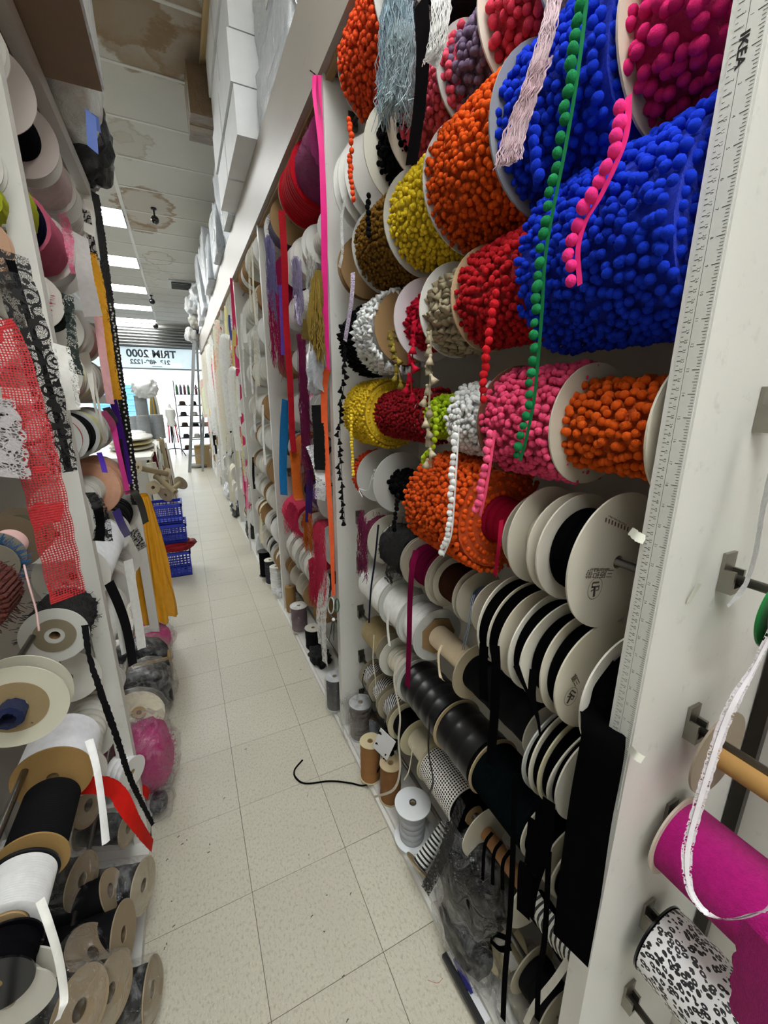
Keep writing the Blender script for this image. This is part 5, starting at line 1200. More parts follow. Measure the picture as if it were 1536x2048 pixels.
# white spool standing upright
p = at(824, 1672, Z=BZ)
t = spool('large white spool of pale grey net standing upright near the aisle', Matrix.Translation(p), .060, .145, .042, 'ribbon', '#b9bcc2', fl='#e8ecef', n=56, hole=.008, bend=.001)
tail(t, [p + Vector((.035, -.025, .1)), p + Vector((.05, -.035, .07)), p + Vector((.052, -.035, .02))], .03, mat('cloth', '#c6c9ce'), wd=(0, 1, .1), name='net_end')
obj('hub_rim', MB().lathe([(.008, .145), (.008, .148), (.012, .148), (.012, .145)], 20), mat('metal', '#9a9a98'), t, world=False)
# striped roll tipped over
p = at(836, 1733, X=.495); d = (at(880, 1672, X=.58) - p).normalized()
t = spool('black and white banded cord roll lying tipped with a kraft disc toward the aisle', axM(p, d), .046, .14, .022, 'cord', '#ececea', mk='band', fl='#a08b6c', fk='kraft', n=44, hole=.006, near=False)
tail(t, [at(905, 1640, X=.56), at(893, 1690, X=.50), at(872, 1740, X=.485), at(850, 1782, X=.48)], .03, mat('scroll', '#0d0d0f'), name='lace_end', wd=(-.3, 1, 0))
bag('plastic_bag', 'large clear plastic bag of black rolls slumped at the rack foot', (.59, .64, .20), (.10, .125, .15), content=('#08080a', 'cloth', .9), seed=21, amp=.16)
bag('plastic_bag', 'loose clear plastic bag tail spilling over the rack edge', (.53, .60, .09), (.055, .11, .07), content=('#101011', 'cloth', .85), seed=23, amp=.3)
p = at(1008, 1895, X=.60); t = spool('cream disc reel with a white paper label facing up at the rack foot', axM(p - Vector((0, 0, 0)), (-.35, -.55, .75)), .055, .02, .04, 'ribbon', '#151517', fl='#c5b894', n=48, far=False, hole=.008)
Mt = axM(p, (-.35, -.55, .75)); obj('paper_label', MB().box((-.012, -.045, -.0012), (.012, .04, -.0008), Mt @ Matrix.Translation((0, 0, .0215)) @ Matrix.Rotation(.6, 4, 'Z')), mat('plain', '#e9e7df'), t, smooth=False)
for i in range(2): tail(t, [at(960 + 20 * i, 1870 + 10 * i, X=.55), at(990 + 10 * i, 1868 + 30 * i, X=.555), at(1022, 1880 + 14 * i, X=.56)], .012, mat('velvet', BK), name='strap', wd=(.2, .3, 1))
bag('plastic_bag', 'flat clear plastic film over the base board at the picture bottom', (.60, .42, .08), (.09, .12, .05), seed=25, amp=.25, content=('#8d8a80', 'cloth', .6))
t = thing('zipper_bundle', 'ribbed pale grey zipper tape bundle low beside the ruler post', 'trim', Matrix.Translation((.6, .42, .1)))
tail(t, [at(1062, 1790, X=.56), at(1090, 1840, X=.55), at(1130, 1890, X=.545), at(1165, 1930, X=.54)], .05, mat('band', '#c9c6bc'), name='zipper_tape', wd=(.5, 1, .6), curl=.3, cuts=5)
tail(t, [at(1140, 1915, X=.53), at(1110, 1960, X=.52), at(1070, 2010, X=.51), at(1050, 2050, X=.51)], .012, mat('cloth', '#cfcdc4'), name='loose_end')
t = thing('flat_pack', 'white and blue flat pack with a black edge strip at the floor edge', 'packaging', Matrix.Translation((.5, .5, 0)))
q0_, q1_ = at(884, 1915, Z=.03), at(960, 2060, Z=.03)
def slab(a, b, w, h, off=0): 
    d = (b - a).normalized(); n_ = Vector((-d.y, d.x, 0)); a = a + n_ * off; b = b + n_ * off; z = Vector((0, 0, h))
    return MB().add([a, a + n_ * w, b + n_ * w, b, a + z, a + n_ * w + z, b + n_ * w + z, b + z], [(3, 2, 1, 0), (4, 5, 6, 7), (0, 1, 5, 4), (1, 2, 6, 5), (2, 3, 7, 6), (3, 0, 4, 7)])
obj('edge_strip', slab(q0_, q1_, .014, .012), mat('plain', '#0e0e10'), t, smooth=False)
obj('white_board', slab(q0_, q1_, .018, .006, .0145), mat('plain', '#dfe0e4'), t, smooth=False)
obj('blue_net', MB().blob(at(926, 1950, Z=.045), (.007, .035, .009), .4, 6, 3, 2), mat('fuzz', '#2a2a86'), t, crease=0)
# stray black cord and scraps on the floor
t = thing('cord', 'loose black cord end curling on the floor tiles', 'cord', Matrix.Translation(at(640, 1560, Z=0)))
cordtail(t, [at(605, 1520, Z=.004), at(589, 1540, Z=.004), at(592, 1556, Z=.004), at(612, 1567, Z=.004), at(660, 1562, Z=.004), at(700, 1566, Z=.004), at(728, 1571, Z=.005), at(748, 1556, Z=.03), at(772, 1508, X=.53)], .0034, mat('velvet', '#0c0c0e'), name='strand', n=6)
t = thing('thread', 'wisp of red thread on the floor near the picture bottom', 'thread', Matrix.Translation(at(870, 1960, Z=0)))
cordtail(t, [at(855, 1960, Z=.002), at(875, 1966, Z=.002), at(886, 1956, Z=.002)], .0005, mat('cloth', '#b0504a'), name='strand', n=3)
sc = random.Random(8); b = MB()
for px, py in [(355, 1675), (375, 1680), (362, 1690), (420, 1690), (415, 1706), (332, 1722), (345, 1802), (345, 1855), (334, 1890), (328, 1900), (615, 1593), (618, 1712), (622, 1835), (650, 1864), (684, 1955), (693, 2045), (490, 1499), (447, 1598), (390, 1280), (430, 1150), (440, 1160), (600, 1340), (700, 1790), (655, 1790)]:
    p = at(px, py, Z=.001); a = sc.uniform(0, 3); b.tube([p, p + Vector((cos(a) * .004, sin(a) * .004, .001)), p + Vector((cos(a) * .006 + .002, sin(a) * .006, 0))], .0011, 4)
tag(obj('lint_scraps', b, mat('plain', '#3a352d')), 'tiny dark thread clippings scattered over the floor tiles', 'lint', kind='stuff')
# ------------------------------------------------------------------ goods on the base board of the farther right bays
def stand2(px, py, R, H, label, wind, col, wrapk=True, **k): return stand(px, py, R, H, label, wind, col, wrapk, **k)
stand2(671, 1412, .045, .17, 'upright wrapped black thread cone behind the tall divider', 'thread', '#3a3a3e', rb=.04, fl='#b9bcbf', n=28, near=True)
stand2(628, 1293, .05, .13, 'upright roll of black lace printed with white figures', 'lace', '#17171a', wrapk=False, fl='#cfcabc', n=28, rb=.047)
stand2(600, 1258, .055, .17, 'upright mauve sequin roll in plastic with a red tie', 'lace', '#6d5560', fl='#dcdad6', n=28, rb=.05)
stand2(592, 1215, .05, .10, 'low cream roll in yellowed plastic behind the mauve roll', 'ribbon', '#cfc4a0', n=28)
stand2(583, 1222, .04, .20, 'brown corrugated card tube at the third divider', 'roll', '#a9834f', wrapk=False, mk='kraft', n=20, near=False, far=False)
bag('fabric_pack', 'tangled black fringe on the base board of the second bay', (.56, 2.02, .06), (.05, .09, .03), '#111113', 'fuzz', None, 31, .4, 'trim')
stand2(556, 1185, .05, .22, 'stack of white tape rolls at the third divider', 'ribbon', '#e4e4e2', wrapk=False, n=28, rb=.048)
stand2(543, 1165, .045, .20, 'dark grey ribbon roll standing in the third bay', 'ribbon', '#3a3b40', wrapk=False, n=24, rb=.042)
stand2(532, 1150, .055, .22, 'tall black spool standing in the third bay', 'roll', '#131315', wrapk=False, fl='#1a1a1c', n=28, rb=.045)
bag('plastic_bag', 'white plastic bag crumpled at the third bay floor', (.55, 2.95, .06), (.06, .08, .05), '#d8dadc', 'film', None, 33)
bag('plastic_bag', 'grey plastic bundle standing at the fourth divider', (.56, 3.85, .16), (.06, .09, .13), '#c9cccf', 'film', None, 34)
bag('plastic_bag', 'black plastic bundle on the fourth bay floor', (.55, 4.5, .12), (.06, .1, .11), '#1a1b1d', 'film', None, 35)
bag('plastic_bag', 'white tissue bundle above the black one, fourth bay', (.54, 4.55, .29), (.05, .08, .05), '#e6e6e6', 'film', None, 36)
bag('plastic_bag', 'black and white scraps heap on the fifth bay floor', (.52, 5.6, .10), (.07, .16, .09), '#55575a', 'film', None, 37, .4)
bag('plastic_bag', 'white plastic heap on the sixth bay floor', (.54, 6.7, .12), (.07, .3, .11), '#dcdedf', 'film', None, 38, .4)
bag('plastic_bag', 'pale rose plastic heap on the seventh bay floor', (.55, 8.1, .12), (.07, .4, .11), '#d8c9c4', 'film', None, 39, .4)
# ------------------------------------------------------------------ stock on top of the right rack
for c_ in range(2):
    y0_ = 3.42 - .47 * c_
    for r_ in range(4):
        b = MB().box((.40 - .012 * (r_ % 2), y0_ - .45, 2.737 + .21 * r_), (.80, y0_, 2.737 + .21 * r_ + .204))
        tag(obj('carton', b, mat('card', '#eef0f2'), smooth=False), 'flat white carton, %s from the bottom of the %s stack on the right rack' % (ordn[r_], ('farther', 'nearer')[c_]), 'box', 'white cartons stacked on the right rack')
rt = random.Random(12)
def pack(label, y0_, y1_, x, z1, col='#c9cdd2', seed=0, kind='film', lean=0):
    t = thing('wrapped_bolt', label, 'fabric bolt', Matrix.Translation((x, (y0_ + y1_) / 2, 2.737)), 'wrapped stock on top of the right rack')
    zb = 2.985 if 'second wrapped' in label else 2.737
    c = ((x + .82) / 2, (y0_ + y1_) / 2, (zb + z1) / 2); sx, sy, sz = (.82 - x) / 2, (y1_ - y0_) / 2, (z1 - zb) / 2
    V_, F_ = ico(4); sd = Vector((seed * 3.7, seed, 0)); out = []
    for p in V_:
        q = Vector([math.copysign(abs(v) ** .35, v) for v in p]); m_ = max(abs(q.x), abs(q.y), abs(q.z)); q = q / m_ * 1.0
        k_ = 1 + .07 * noise.noise(q * 3 + sd) + .05 * abs(noise.noise(q * 8 + sd))
        out.append((c[0] + q.x * sx * k_ + lean * q.z, c[1] + q.y * sy * k_, max(zb + .001, c[2] + q.z * sz * k_)))
    obj('plastic_wrap', MB().add(out, F_), mat(kind, col), t, crease=0)
    obj('label_card', MB().box((x - .004, y0_ + sy * .7, c[2] - .05), (x + .004, y0_ + sy * 1.1, c[2] + .03)), mat('card', '#e4e4e4'), t, smooth=False)
    return t
pack('long clear wrapped white fabric bolt on top of the right rack, nearest', 1.82, 2.46, .50, 2.98, '#cfd3d8', 1)
pack('second wrapped white bolt stacked behind the nearest one, right rack top', 1.95, 2.48, .52, 3.28, '#d6dade', 2)
s = spool('large cardboard reel in plastic standing on the right rack edge', rackM(.66, 1.78, 2.905, 0), .165, .10, .10, 'ribbon', '#e6e6e4', fl='#bdb3a2', fk='kraft', n=56, hole=.02)
wrapped(s, .17, .10, 1.03, 3)
s = spool('small white ended reel on the right rack edge at the picture top', rackM(.68, 1.50, 2.83, 0), .09, .07, .05, 'ribbon', '#d8dcc0', fl='#d9dcc6', n=40)
for i in range(2): tag(obj('timber_batten', MB().box((.36 + .06 * i, 2.0, 3.583), (.39 + .06 * i, 4.0, 3.612)), mat('wood', '#d9bd8c'), smooth=False), ('outer', 'inner')[i] + ' pale timber batten lying over the white cartons', 'batten')
t = thing('parcel', 'brown paper parcel in plastic jutting over the aisle from the right rack top', 'parcel', Matrix.Translation((.40, 3.64, 3.28)))
obj('paper', MB().box((.27, 3.47, 3.285), (.70, 3.80, 3.56)), mat('film', '#7a6349'), t, smooth=False)
obj('tape', MB().box((.268, 3.60, 3.283), (.702, 3.66, 3.562)), mat('film', '#8f7a5c'), t, smooth=False)
obj('support_box', MB().box((.45, 3.47, 2.74), (.80, 3.80, 3.285)), mat('film', '#cdd1d4'), t, smooth=False)
cols = ['#cdd2d8', '#b9bec4', '#d8dce0', '#aab0b6', '#c8ccd0', '#bfae90', '#d2d6da', '#b4b9be', '#cfd3d6', '#d9dcde', '#c2c6ca', '#d2d4d6']
y = 3.84
for i in range(12):
    L = rt.uniform(.35, .62); h = 2.95 + rt.uniform(.0, .5) * (1 if i < 8 else 1.2); h = min(h, 3.5)
    pack('silver plastic wrapped bolt on the right rack top, %s beyond the white cartons' % (ordn + ['tenth', 'eleventh', 'twelfth'])[i], y, y + L, rt.uniform(.42, .52), h, cols[i], 50 + i, lean=rt.uniform(-.04, .02))
    y += L * 1.01
for i, (px, py, Y_, sz) in enumerate(((386, 610, 9.3, .28), (392, 640, 9.6, .25), (384, 670, 9.9, .25), (400, 590, 8.6, .3))):
    p = at(px, py, Y=Y_); bag('wrapped_bolt', '%s loose white parcel slumping off the far end of the right rack top' % ordn[i], tuple(p), (sz * .5, sz, sz * .55), ('#dfe1e2', '#d3d0c8', '#e6e6e4', '#cfd2d4')[i], 'film', None, 60 + i, .35, 'parcel', 2.2)
# ------------------------------------------------------------------ stock on top of the left rack
t = thing('carton', 'large brown carton in plastic film overhanging the left rack top', 'box', Matrix.Translation((-.35, 1.2, 2.437)))
obj('box', MB().box((-.66, .35, 2.437), (-.115, 1.87, 2.98)), mat('kraft', '#8f7860'), t, smooth=False)
obj('plastic_wrap', MB().box((-.115, .35, 2.44), (-.108, 1.872, 2.99)), mat('film', '#cfd2d3'), t, smooth=False)
tail(t, [(-.112, 1.5, 2.95), (-.06, 1.55, 2.93), (-.03, 1.6, 2.85)], .2, mat('film', '#e6e8e8'), name='loose_film', wd=(0, 1, .3))
t = thing('carton', 'flat brown carton under the striped bag on the left rack top', 'box', Matrix.Translation((-.4, 2.2, 2.437)))
obj('box', MB().box((-.62, 1.88, 2.437), (-.37, 2.52, 2.52)), mat('kraft', '#8d7458'), t, smooth=False)
t = bag('plastic_bag', 'white plastic bag with two blue stripes slumped on the left rack top', (-.245, 2.15, 2.61), (.10, .27, .165), '#dcded9', 'film', None, 71, .14)
for i in range(2):
    a_ = at((181, 190)[i], (225, 230)[i], X=-.138); b2 = at((186, 195)[i], (300, 262)[i], X=-.138)
    tail(t, [a_, a_.lerp(b2, .5), b2], .028, mat('plain', '#4a5f9a'), name='blue_stripe', wd=(.6, .8, .3))
bag('plastic_bag', 'black plastic bag stuffed on the far end of the left rack top', (-.30, 2.60, 2.62), (.15, .12, .20), '#0e0f12', 'film', None, 73, .18)
# ------------------------------------------------------------------ nearest right bay, in front of the ruler post
NX = .645
for z in (1.45, 1.237, .993, .81, .585, .37):
    o = put('rod', rme, rr); o.matrix_basis = Matrix.Translation((NX, .264, z)) @ RX90
    o = put('bracket', bme, rr, loc=(NX, .2675, z)); o.scale = (.95, 1.1, 1.0)
obj('wall_standard', MB().box((.845, .285 - .04, .2), (.862, .305 - .04, 1.08)), mat('metal', '#3c3934'), rr, smooth=False)
GQ = 'spools in the nearest right bay beside the camera'
def nb(Z, y1, y0, R, rb, label, wind, col, **k):
    k.setdefault('group', GQ); k.setdefault('n', 64)
    return spool(label, rackM(NX, y1, Z), R, y1 - y0, rb, wind, col, **k)
s = nb(.975, .228, -.15, .066, .018, 'nearly empty reel with a tan card disc and bare cardboard tube', 'empty', '#b08a50', fl='#9c8f7d', fk='kraft', core=.0185, corec='#b5894c', near=False, hole=.008)
s = nb(.79, .252, -.18, .070, .060, 'big magenta felt roll with a cream flange below the bare tube', 'plain', '#b8127a', mk='fuzz', fl='#c9bdae', near=False)
s = nb(.565, .244, -.12, .062, .061, 'black and white leopard print ribbon roll beside the ruler post', 'roll', '#e6e6e8', mk='leopard', fl='#101012', fk='gloss', near=False)
t = thing('lace_trim', 'magenta scalloped felt edging hanging at the lower right picture corner', 'trim', Matrix.Translation((.58, .12, .6)))
tail(t, [at(1536, 1890, X=.56), at(1520, 1960, X=.55), at(1512, 2020, X=.545), at(1510, 2090, X=.54)], .06, mat('fuzz', '#a01068'), name='strip', wd=(.4, 1, 0), scal=.08, sfreq=110)
s = nb(1.215, .205, .19, .052, .03, 'green plastic disc reel at the right picture edge', 'ribbon', '#d9d9d6', fl='#1f7a3c', fk='gloss')
t = thing('lace_trim', 'white eyelash lace strip hanging at the right picture edge', 'lace', Matrix.Translation(at(1500, 1100, X=.56)))
tail(t, [at(1560, 820, X=.60), at(1545, 930, X=.59), at(1527, 1010, X=.58), at(1512, 1100, X=.57), at(1490, 1170, X=.565), at(1455, 1213, X=.56)], [.02, .024, .024, .022, .016, .006], mat('fuzz', '#eeeff2'), name='strip', wd=(.8, .5, .2), jag=.0014)
t = thing('lace_trim', 'white satin ribbon with eyelet edges looping over the magenta felt roll', 'ribbon', Matrix.Translation(at(1400, 1650, X=.56)))
pts = [at(1560, 1230, X=.60), at(1510, 1330, X=.59), at(1470, 1400, X=.575), at(1440, 1470, X=.568), at(1400, 1600, X=.56), at(1375, 1700, X=.555), at(1380, 1780, X=.552), at(1420, 1830, X=.552), at(1480, 1836, X=.555), at(1550, 1810, X=.56)]
tail(t, pts, [.010, .006, .012, .012, .012, .012, .008, .007, .013, .014], mat('lace', '#e6dfe6'), name='ribbon', wd=[(.7, -.6, .3), (.7, -.6, .3), (.7, -.6, .2), (.5, -.8, .3), (.2, -.3, 1)], scal=.1, sfreq=500)
tail(t, [p + Vector((-.0008, -.0008, 0)) for p in pts], [.004, .003, .006, .006, .006, .006, .004, .004, .006, .006], mat('satin', '#f2eef4'), name='satin_stripe', wd=[(.7, -.6, .3), (.7, -.6, .3), (.7, -.6, .2), (.5, -.8, .3), (.2, -.3, 1)])
# ------------------------------------------------------------------ paper tape measure taped to the ruler post
tm = thing('tape_measure', 'paper tape measure in centimetres and inches taped down the front of the near post', 'tape measure', Matrix.Translation((.505, .285, .9)))
def Zcm(n): return 1.50 + (33 - n) * .01
XT = .5055; YA, YB = .2975, .2705
obj('paper', MB().box((XT - .0005, YB, Zcm(93.5)), (XT + .0005, YA, Zcm(0.2))), mat('card', '#d3d4cd'), tm, smooth=False)
b = MB(); XI = XT - .0007
def bar(y0_, y1_, z, w=.0004): b.add([(XI, y0_, z - w), (XI, y1_, z - w), (XI, y1_, z + w), (XI, y0_, z + w)], [(0, 1, 2, 3)])
yc_ = .2865
for n_ in range(1, 93):
    bar(YA - .001, YA - .0055, Zcm(n_))
    bar(YA - .001, YA - .0035, Zcm(n_ + .5), .0003)
for n_ in range(0, 36 * 8):
    z = Zcm(n_ * 2.54 / 8)
    if z < Zcm(93): break
    l = .0075 if n_ % 8 == 0 else .005 if n_ % 4 == 0 else .0035
    bar(YB + .001, YB + .001 + l, z, .0003 if n_ % 8 else .0004)
b.add([(XI, yc_ - .0002, Zcm(93)), (XI, yc_ + .0002, Zcm(93)), (XI, yc_ + .0002, Zcm(.5)), (XI, yc_ - .0002, Zcm(.5))], [(0, 1, 2, 3)])
obj('scale_marks', b, mat('plain', '#4a4a46'), tm, smooth=False)
DG = {}
for ch in '0123456789':
    o = text(ch, 1.0, Matrix(), ink, 'digit', None, 0); DG[ch] = ([v.co.copy() for v in o.data.vertices], [tuple(f.vertices) for f in o.data.polygons]); bpy.data.objects.remove(o)
b = MB()
def num(n_, y, z, s_):
    st = str(n_)
    for i, ch in enumerate(st):
        off = (i - (len(st) - 1) / 2) * .62
        v, f = DG[ch]; b.add([(XI, y - p.y * s_, z - (p.x + off) * s_) for p in v], f)
for n_ in range(2, 93): num(n_, yc_ + .0042, Zcm(n_), .0042)
for n_ in range(1, 37):
    if Zcm(n_ * 2.54) > Zcm(93): num(n_, yc_ - .003, Zcm(n_ * 2.54), .0042)
obj('numerals', b, mat('plain', '#2e2e2c'), tm, smooth=False)
MI = Matrix(((0, 0, -1, XI), (0, -1, 0, .2868), (-1, 0, 0, Zcm(4.9)), (0, 0, 0, 1)))
text('IKEA', .0105, MI, mat('plain', '#0e0e0e'), 'lettering', tm, .0001, sx=1.25, bold=.0003)
for i, (px, py) in enumerate(((1290, 1080), (1286, 1520), (1378, 1205))):
    p = at(px, py, X=.5045) if i < 2 else at(px, py, Y=.2665)
    d1 = Vector((-.004, .012, .006)) if i < 2 else Vector((.004, -.004, .02))
    tail(tm, [p, p + d1 * .6 + Vector((-.003, 0, 0)), p + d1 * 1.4], .012, mat('card', '#e4e5d8'), name='torn_tape', wd=(0, .3, 1) if i < 2 else (1, 0, 0), jag=.001)
# ------------------------------------------------------------------ ribbon on a nail, scissors
def px_(x, y, X=.492): return at(x, y, X=X)
t = thing('ribbon_strip', 'long neon pink and coral ribbon tied to a nail on the tall divider', 'ribbon', Matrix.Translation(px_(650, 700)))
tail(t, [px_(634, 150, .488), px_(634, 190, .488), px_(643, 300), px_(648, 440), px_(650, 600), px_(656, 740)], [.03, .03, .018, .022, .022, .014], mat('satin', '#ef2c8c'), name='pink_ribbon', wd=(.8, -.6, 0))
tail(t, [px_(632, 152, .487), px_(636, 200, .485), px_(641, 230, .486)], .02, mat('satin', '#d11c74'), name='knot_loop')
tail(t, [px_(656, 735), px_(648, 790, .488), px_(652, 900), px_(662, 1050), px_(667, 1192)], [.016, .026, .024, .02, .014], mat('cloth', '#f4693c'), name='coral_ribbon', wd=(.8, -.6, 0))
tail(t, [px_(656, 738), px_(644, 770, .484), px_(640, 788, .484)], .024, mat('cloth', '#f4693c'), name='coral_end', wd=(.8, -.6, 0))
cordtail(t, [at(620, 141, X=.47), at(632, 150, X=.496)], .0018, mat('metal', '#4a423a'), name='nail')
sc_ = thing('scissors', 'scissors with white and green handles hanging on the coral ribbon', 'scissors', Matrix.Translation(px_(669, 1230, .486)))
def loop(cx_, cy_, rx_, ry_, w, m, name):
    P_ = []
    for k in range(21):
        a = 2 * pi * k / 20; P_.append(px_(cx_ + rx_ * cos(a), cy_ + ry_ * sin(a), .486))
    obj(name, MB().tube(P_, w, 6, cap=False), m, sc_, crease=0)
loop(662, 1211, 6, 16, .0035, mat('gloss', '#dfe4e2'), 'handle'); loop(674, 1211, 4, 13, .003, mat('gloss', '#1d5a46'), 'handle')
obj('pivot', MB().ball(px_(667, 1239, .484), .008, 2), mat('gloss', '#dfe6e4'), sc_)
for k, (x1, y1) in enumerate(((658, 1283), (668, 1281))):
    a = px_(666 + 2 * k, 1240, .487); e = px_(x1, y1, .487); d = Vector((0, .012, 0)); th_ = Vector((-.002, 0, 0))
    obj('blade', MB().add([a - d * .5, a + d * .5, e, a - d * .5 + th_, a + d * .5 + th_, e + th_], [(0, 1, 2), (5, 4, 3), (0, 3, 4, 1), (1, 4, 5, 2), (2, 5, 3, 0)]), mat('metal', '#2a2a2c'), sc_, smooth=False)
t = thing('ribbon_strip', 'neon pink ribbon tied to a nail on the fourth divider', 'ribbon', Matrix.Translation(px_(480, 800)))
tail(t, [px_(462, 556, .485), px_(468, 640), px_(477, 760), px_(487, 900), px_(496, 1020)], [.02, .03, .04, .045, .045], mat('satin', '#e0306e'), name='ribbon', wd=(.85, -.5, 0))
for i, (c, x, y0_, y1_) in enumerate((('#2b3a8c', 460, 630, 680), ('#ef6a2c', 463, 676, 800), ('#ecd884', 468, 660, 840))):
    t = thing('ribbon_strip', '%s ribbon tied on the fourth divider' % ('blue', 'orange', 'pale yellow')[i], 'ribbon', Matrix.Translation(px_(x, y0_)))
    tail(t, [px_(x, y0_, .48), px_(x + 1, (y0_ + y1_) / 2, .475), px_(x + 5, y1_, .478)], .035, mat('satin', c), name='ribbon', wd=(.85, -.5, 0))
# white lace hung in front of the farther dividers
rl = random.Random(31)
for i in range(14):
    bay = 3 + i % 5; y = DY[bay] + rl.uniform(.1, 1.1); z = rl.uniform(1.7, 2.3); l = rl.uniform(.5, 1.1); x = .46 - .03 * rl.random()
    c = ('#ecebe6', '#e2ddcc', '#f1f0ee', '#dfe6c4', '#e9b8c0', '#f0a070')[i % 6 if bay > 3 else i % 3]
    t = thing('lace_trim', '%s lace length hanging in front of the %s right bay, %s' % (('white', 'ivory', 'snow white', 'pale lime', 'blush', 'apricot')[i % 6 if bay > 3 else i % 3], BAYN[bay], ('nearer', 'middle', 'farther')[i // 5]), 'lace', Matrix.Translation((x, y, z)), 'lace lengths hanging on the far right bays')
    tail(t, [(.52, y, z), (x, y + .01, z - .05), (x - .01, y, z - l * .5), (x, y - .02, z - l)], rl.uniform(.05, .12), mat('lace' if i % 3 else 'cloth', c), name='strip', wd=(.85, -.5, 0), scal=.06, sfreq=60, curl=.1)
# ------------------------------------------------------------------ beyond the left rack
bluep = mat('plain', '#2436b4')
def crate(z0, label, x=-.215, y=3.86, w=.30, d=.24, h=.24, cut=False):
    t = thing('basket', label, 'basket', Matrix.Translation((x, y, z0)), 'stacked blue plastic baskets')
    def side(a, b_):
        m_ = MB(); a = Vector(a); b_ = Vector(b_); up_ = Vector((0, 0, 1)); L = (b_ - a).length; dr = (b_ - a).normalized(); n_ = dr.cross(up_) * .004
        nb_ = int(L / .026)
        def slat(p, q, hw, ax):
            e = ax * hw; m_.add([p - e, p + e, q + e, q - e, p - e + n_, p + e + n_, q + e + n_, q - e + n_], [(0, 1, 2, 3), (7, 6, 5, 4), (0, 4, 5, 1), (1, 5, 6, 2), (2, 6, 7, 3), (3, 7, 4, 0)])
        for i in range(nb_ + 1):
            p = a.lerp(b_, i / nb_); slat(p, p + up_ * (h - .02), .0035, dr)
        for i in range(8): slat(a + up_ * (i * (h - .03) / 8 + .004), b_ + up_ * (i * (h - .03) / 8 + .004), .0035, up_)
        slat(a + up_ * .012, b_ + up_ * .012, .014, up_)
        return m_
    k = .92; cs = [(x - w / 2 * k, y - d / 2 * k, z0), (x + w / 2 * k, y - d / 2 * k, z0), (x + w / 2 * k, y + d / 2 * k, z0), (x - w / 2 * k, y + d / 2 * k, z0)]
    for i in range(4): obj('side', side(cs[i], cs[(i + 1) % 4]), bluep, t, smooth=False)
    obj('bottom', MB().box((x - w / 2 * k, y - d / 2 * k, z0), (x + w / 2 * k, y + d / 2 * k, z0 + .006)), bluep, t, smooth=False)
    e = .012; rim = MB()
    rim.box((x - w / 2, y - d / 2, z0 + h - .025), (x + w / 2, y - d / 2 + e, z0 + h)).box((x - w / 2, y + d / 2 - e, z0 + h - .025), (x + w / 2, y + d / 2, z0 + h)).box((x - w / 2, y - d / 2, z0 + h - .025), (x - w / 2 + e, y + d / 2, z0 + h)).box((x + w / 2 - e, y - d / 2, z0 + h - .025), (x + w / 2, y + d / 2, z0 + h))
    obj('rim', rim, bluep, t, smooth=False)
    return t
crate(.0, 'bottom blue plastic basket of the stack, on the floor beyond the yellow cloth', h=.22)
bag('sequin_bag', 'red sequin fabric bundle bulging between the blue baskets', (-.20, 3.84, .265), (.17, .13, .040), '#9c1420', 'sequin', None, 81, .3, 'fabric')
crate(.31, 'middle blue plastic basket above the red sequin bundle', x=-.22, h=.16)
crate(.475, 'top blue plastic basket holding bare cardboard reels', x=-.235, h=.17)
for i, (px, py, d, L, R) in enumerate(((331, 990, (-.5, -.7, -.25), .22, .062), (306, 975, (-.3, -.85, .3), .2, .055), (276, 935, (-.75, -.6, .35), .26, .05), (350, 985, (.5, -.5, -.5), .22, .03))):
    p = at(px, py, Y=3.78 - .03 * i); d = Vector(d).normalized()
    s = spool('bare cardboard reel heaped on the blue baskets, %s' % ('its round end facing the aisle', 'half hidden behind the front one', 'farthest back and tipped up', 'small one at the aisle side')[i], axM(p - d * L, d), R, L, .022, 'empty', '#a9987a', fl='#b5a68a', fk='kraft', n=36, hole=.014, core=.022, corec='#a08f70', name='cardboard_reel', group='bare cardboard reels on the baskets')
# display counter with rolls
dc = thing('display_counter', 'long white display counter crowded with stock beyond the left rack', 'counter', Matrix.Translation((-.75, 6.2, 0)))
obj('top', MB().box((-1.2, 4.6, .92), (-.32, 8.6, .95)), mat('card', '#dcdad2'), dc, smooth=False)
obj('front_panel', MB().box((-.36, 4.6, 0), (-.34, 8.6, .92)), mat('card', '#c9c7bf'), dc, smooth=False)
obj('end_panel', MB().box((-1.2, 4.6, 0), (-.34, 4.62, .92)), mat('card', '#c9c7bf'), dc, smooth=False)
for i in range(4): obj('sloping_rail', MB().box((-.32, -.02, -.6), (-.30, .02, .6), Matrix.Translation((0, 4.9 + .7 * i, .55)) @ Matrix.Rotation(-.8, 4, 'X')), mat('card', '#e4e2da'), dc, smooth=False)
rq = random.Random(5)
for i in range(12):
    y = 4.5 + .3 * i; cc = ('#d8d4c6', '#a99878', '#5a1c2a', '#e2e0d6', '#8d7a5c', '#dcdcd8')[i % 6]
    tt = thing('fabric_roll', '%s roll leaning on the display counter, %s from the baskets' % (('cream', 'tan', 'maroon', 'ivory', 'brown', 'white')[i % 6], (ordn + ['tenth', 'eleventh', 'twelfth'])[i]), 'fabric roll', Matrix.Translation((-.26, y, 0)), 'rolls leaning on the display counter')
    M_ = axM((-.25 - .03 * rq.random(), y, .0), (-.06, rq.uniform(-.12, .12), 1)); L = rq.uniform(.6, .98); R = rq.uniform(.03, .045)
    obj('cloth', MB().lathe([(.015, .01), (R, .01), (R, L), (.015, L)], 16, M_), mat('film' if i % 2 else 'cloth', cc), tt)
    obj('core', MB().lathe([(.009, 0), (.014, 0), (.014, L + .02), (.009, L + .02)], 12, M_, closed=True), mat('kraft', '#a08f70'), tt)
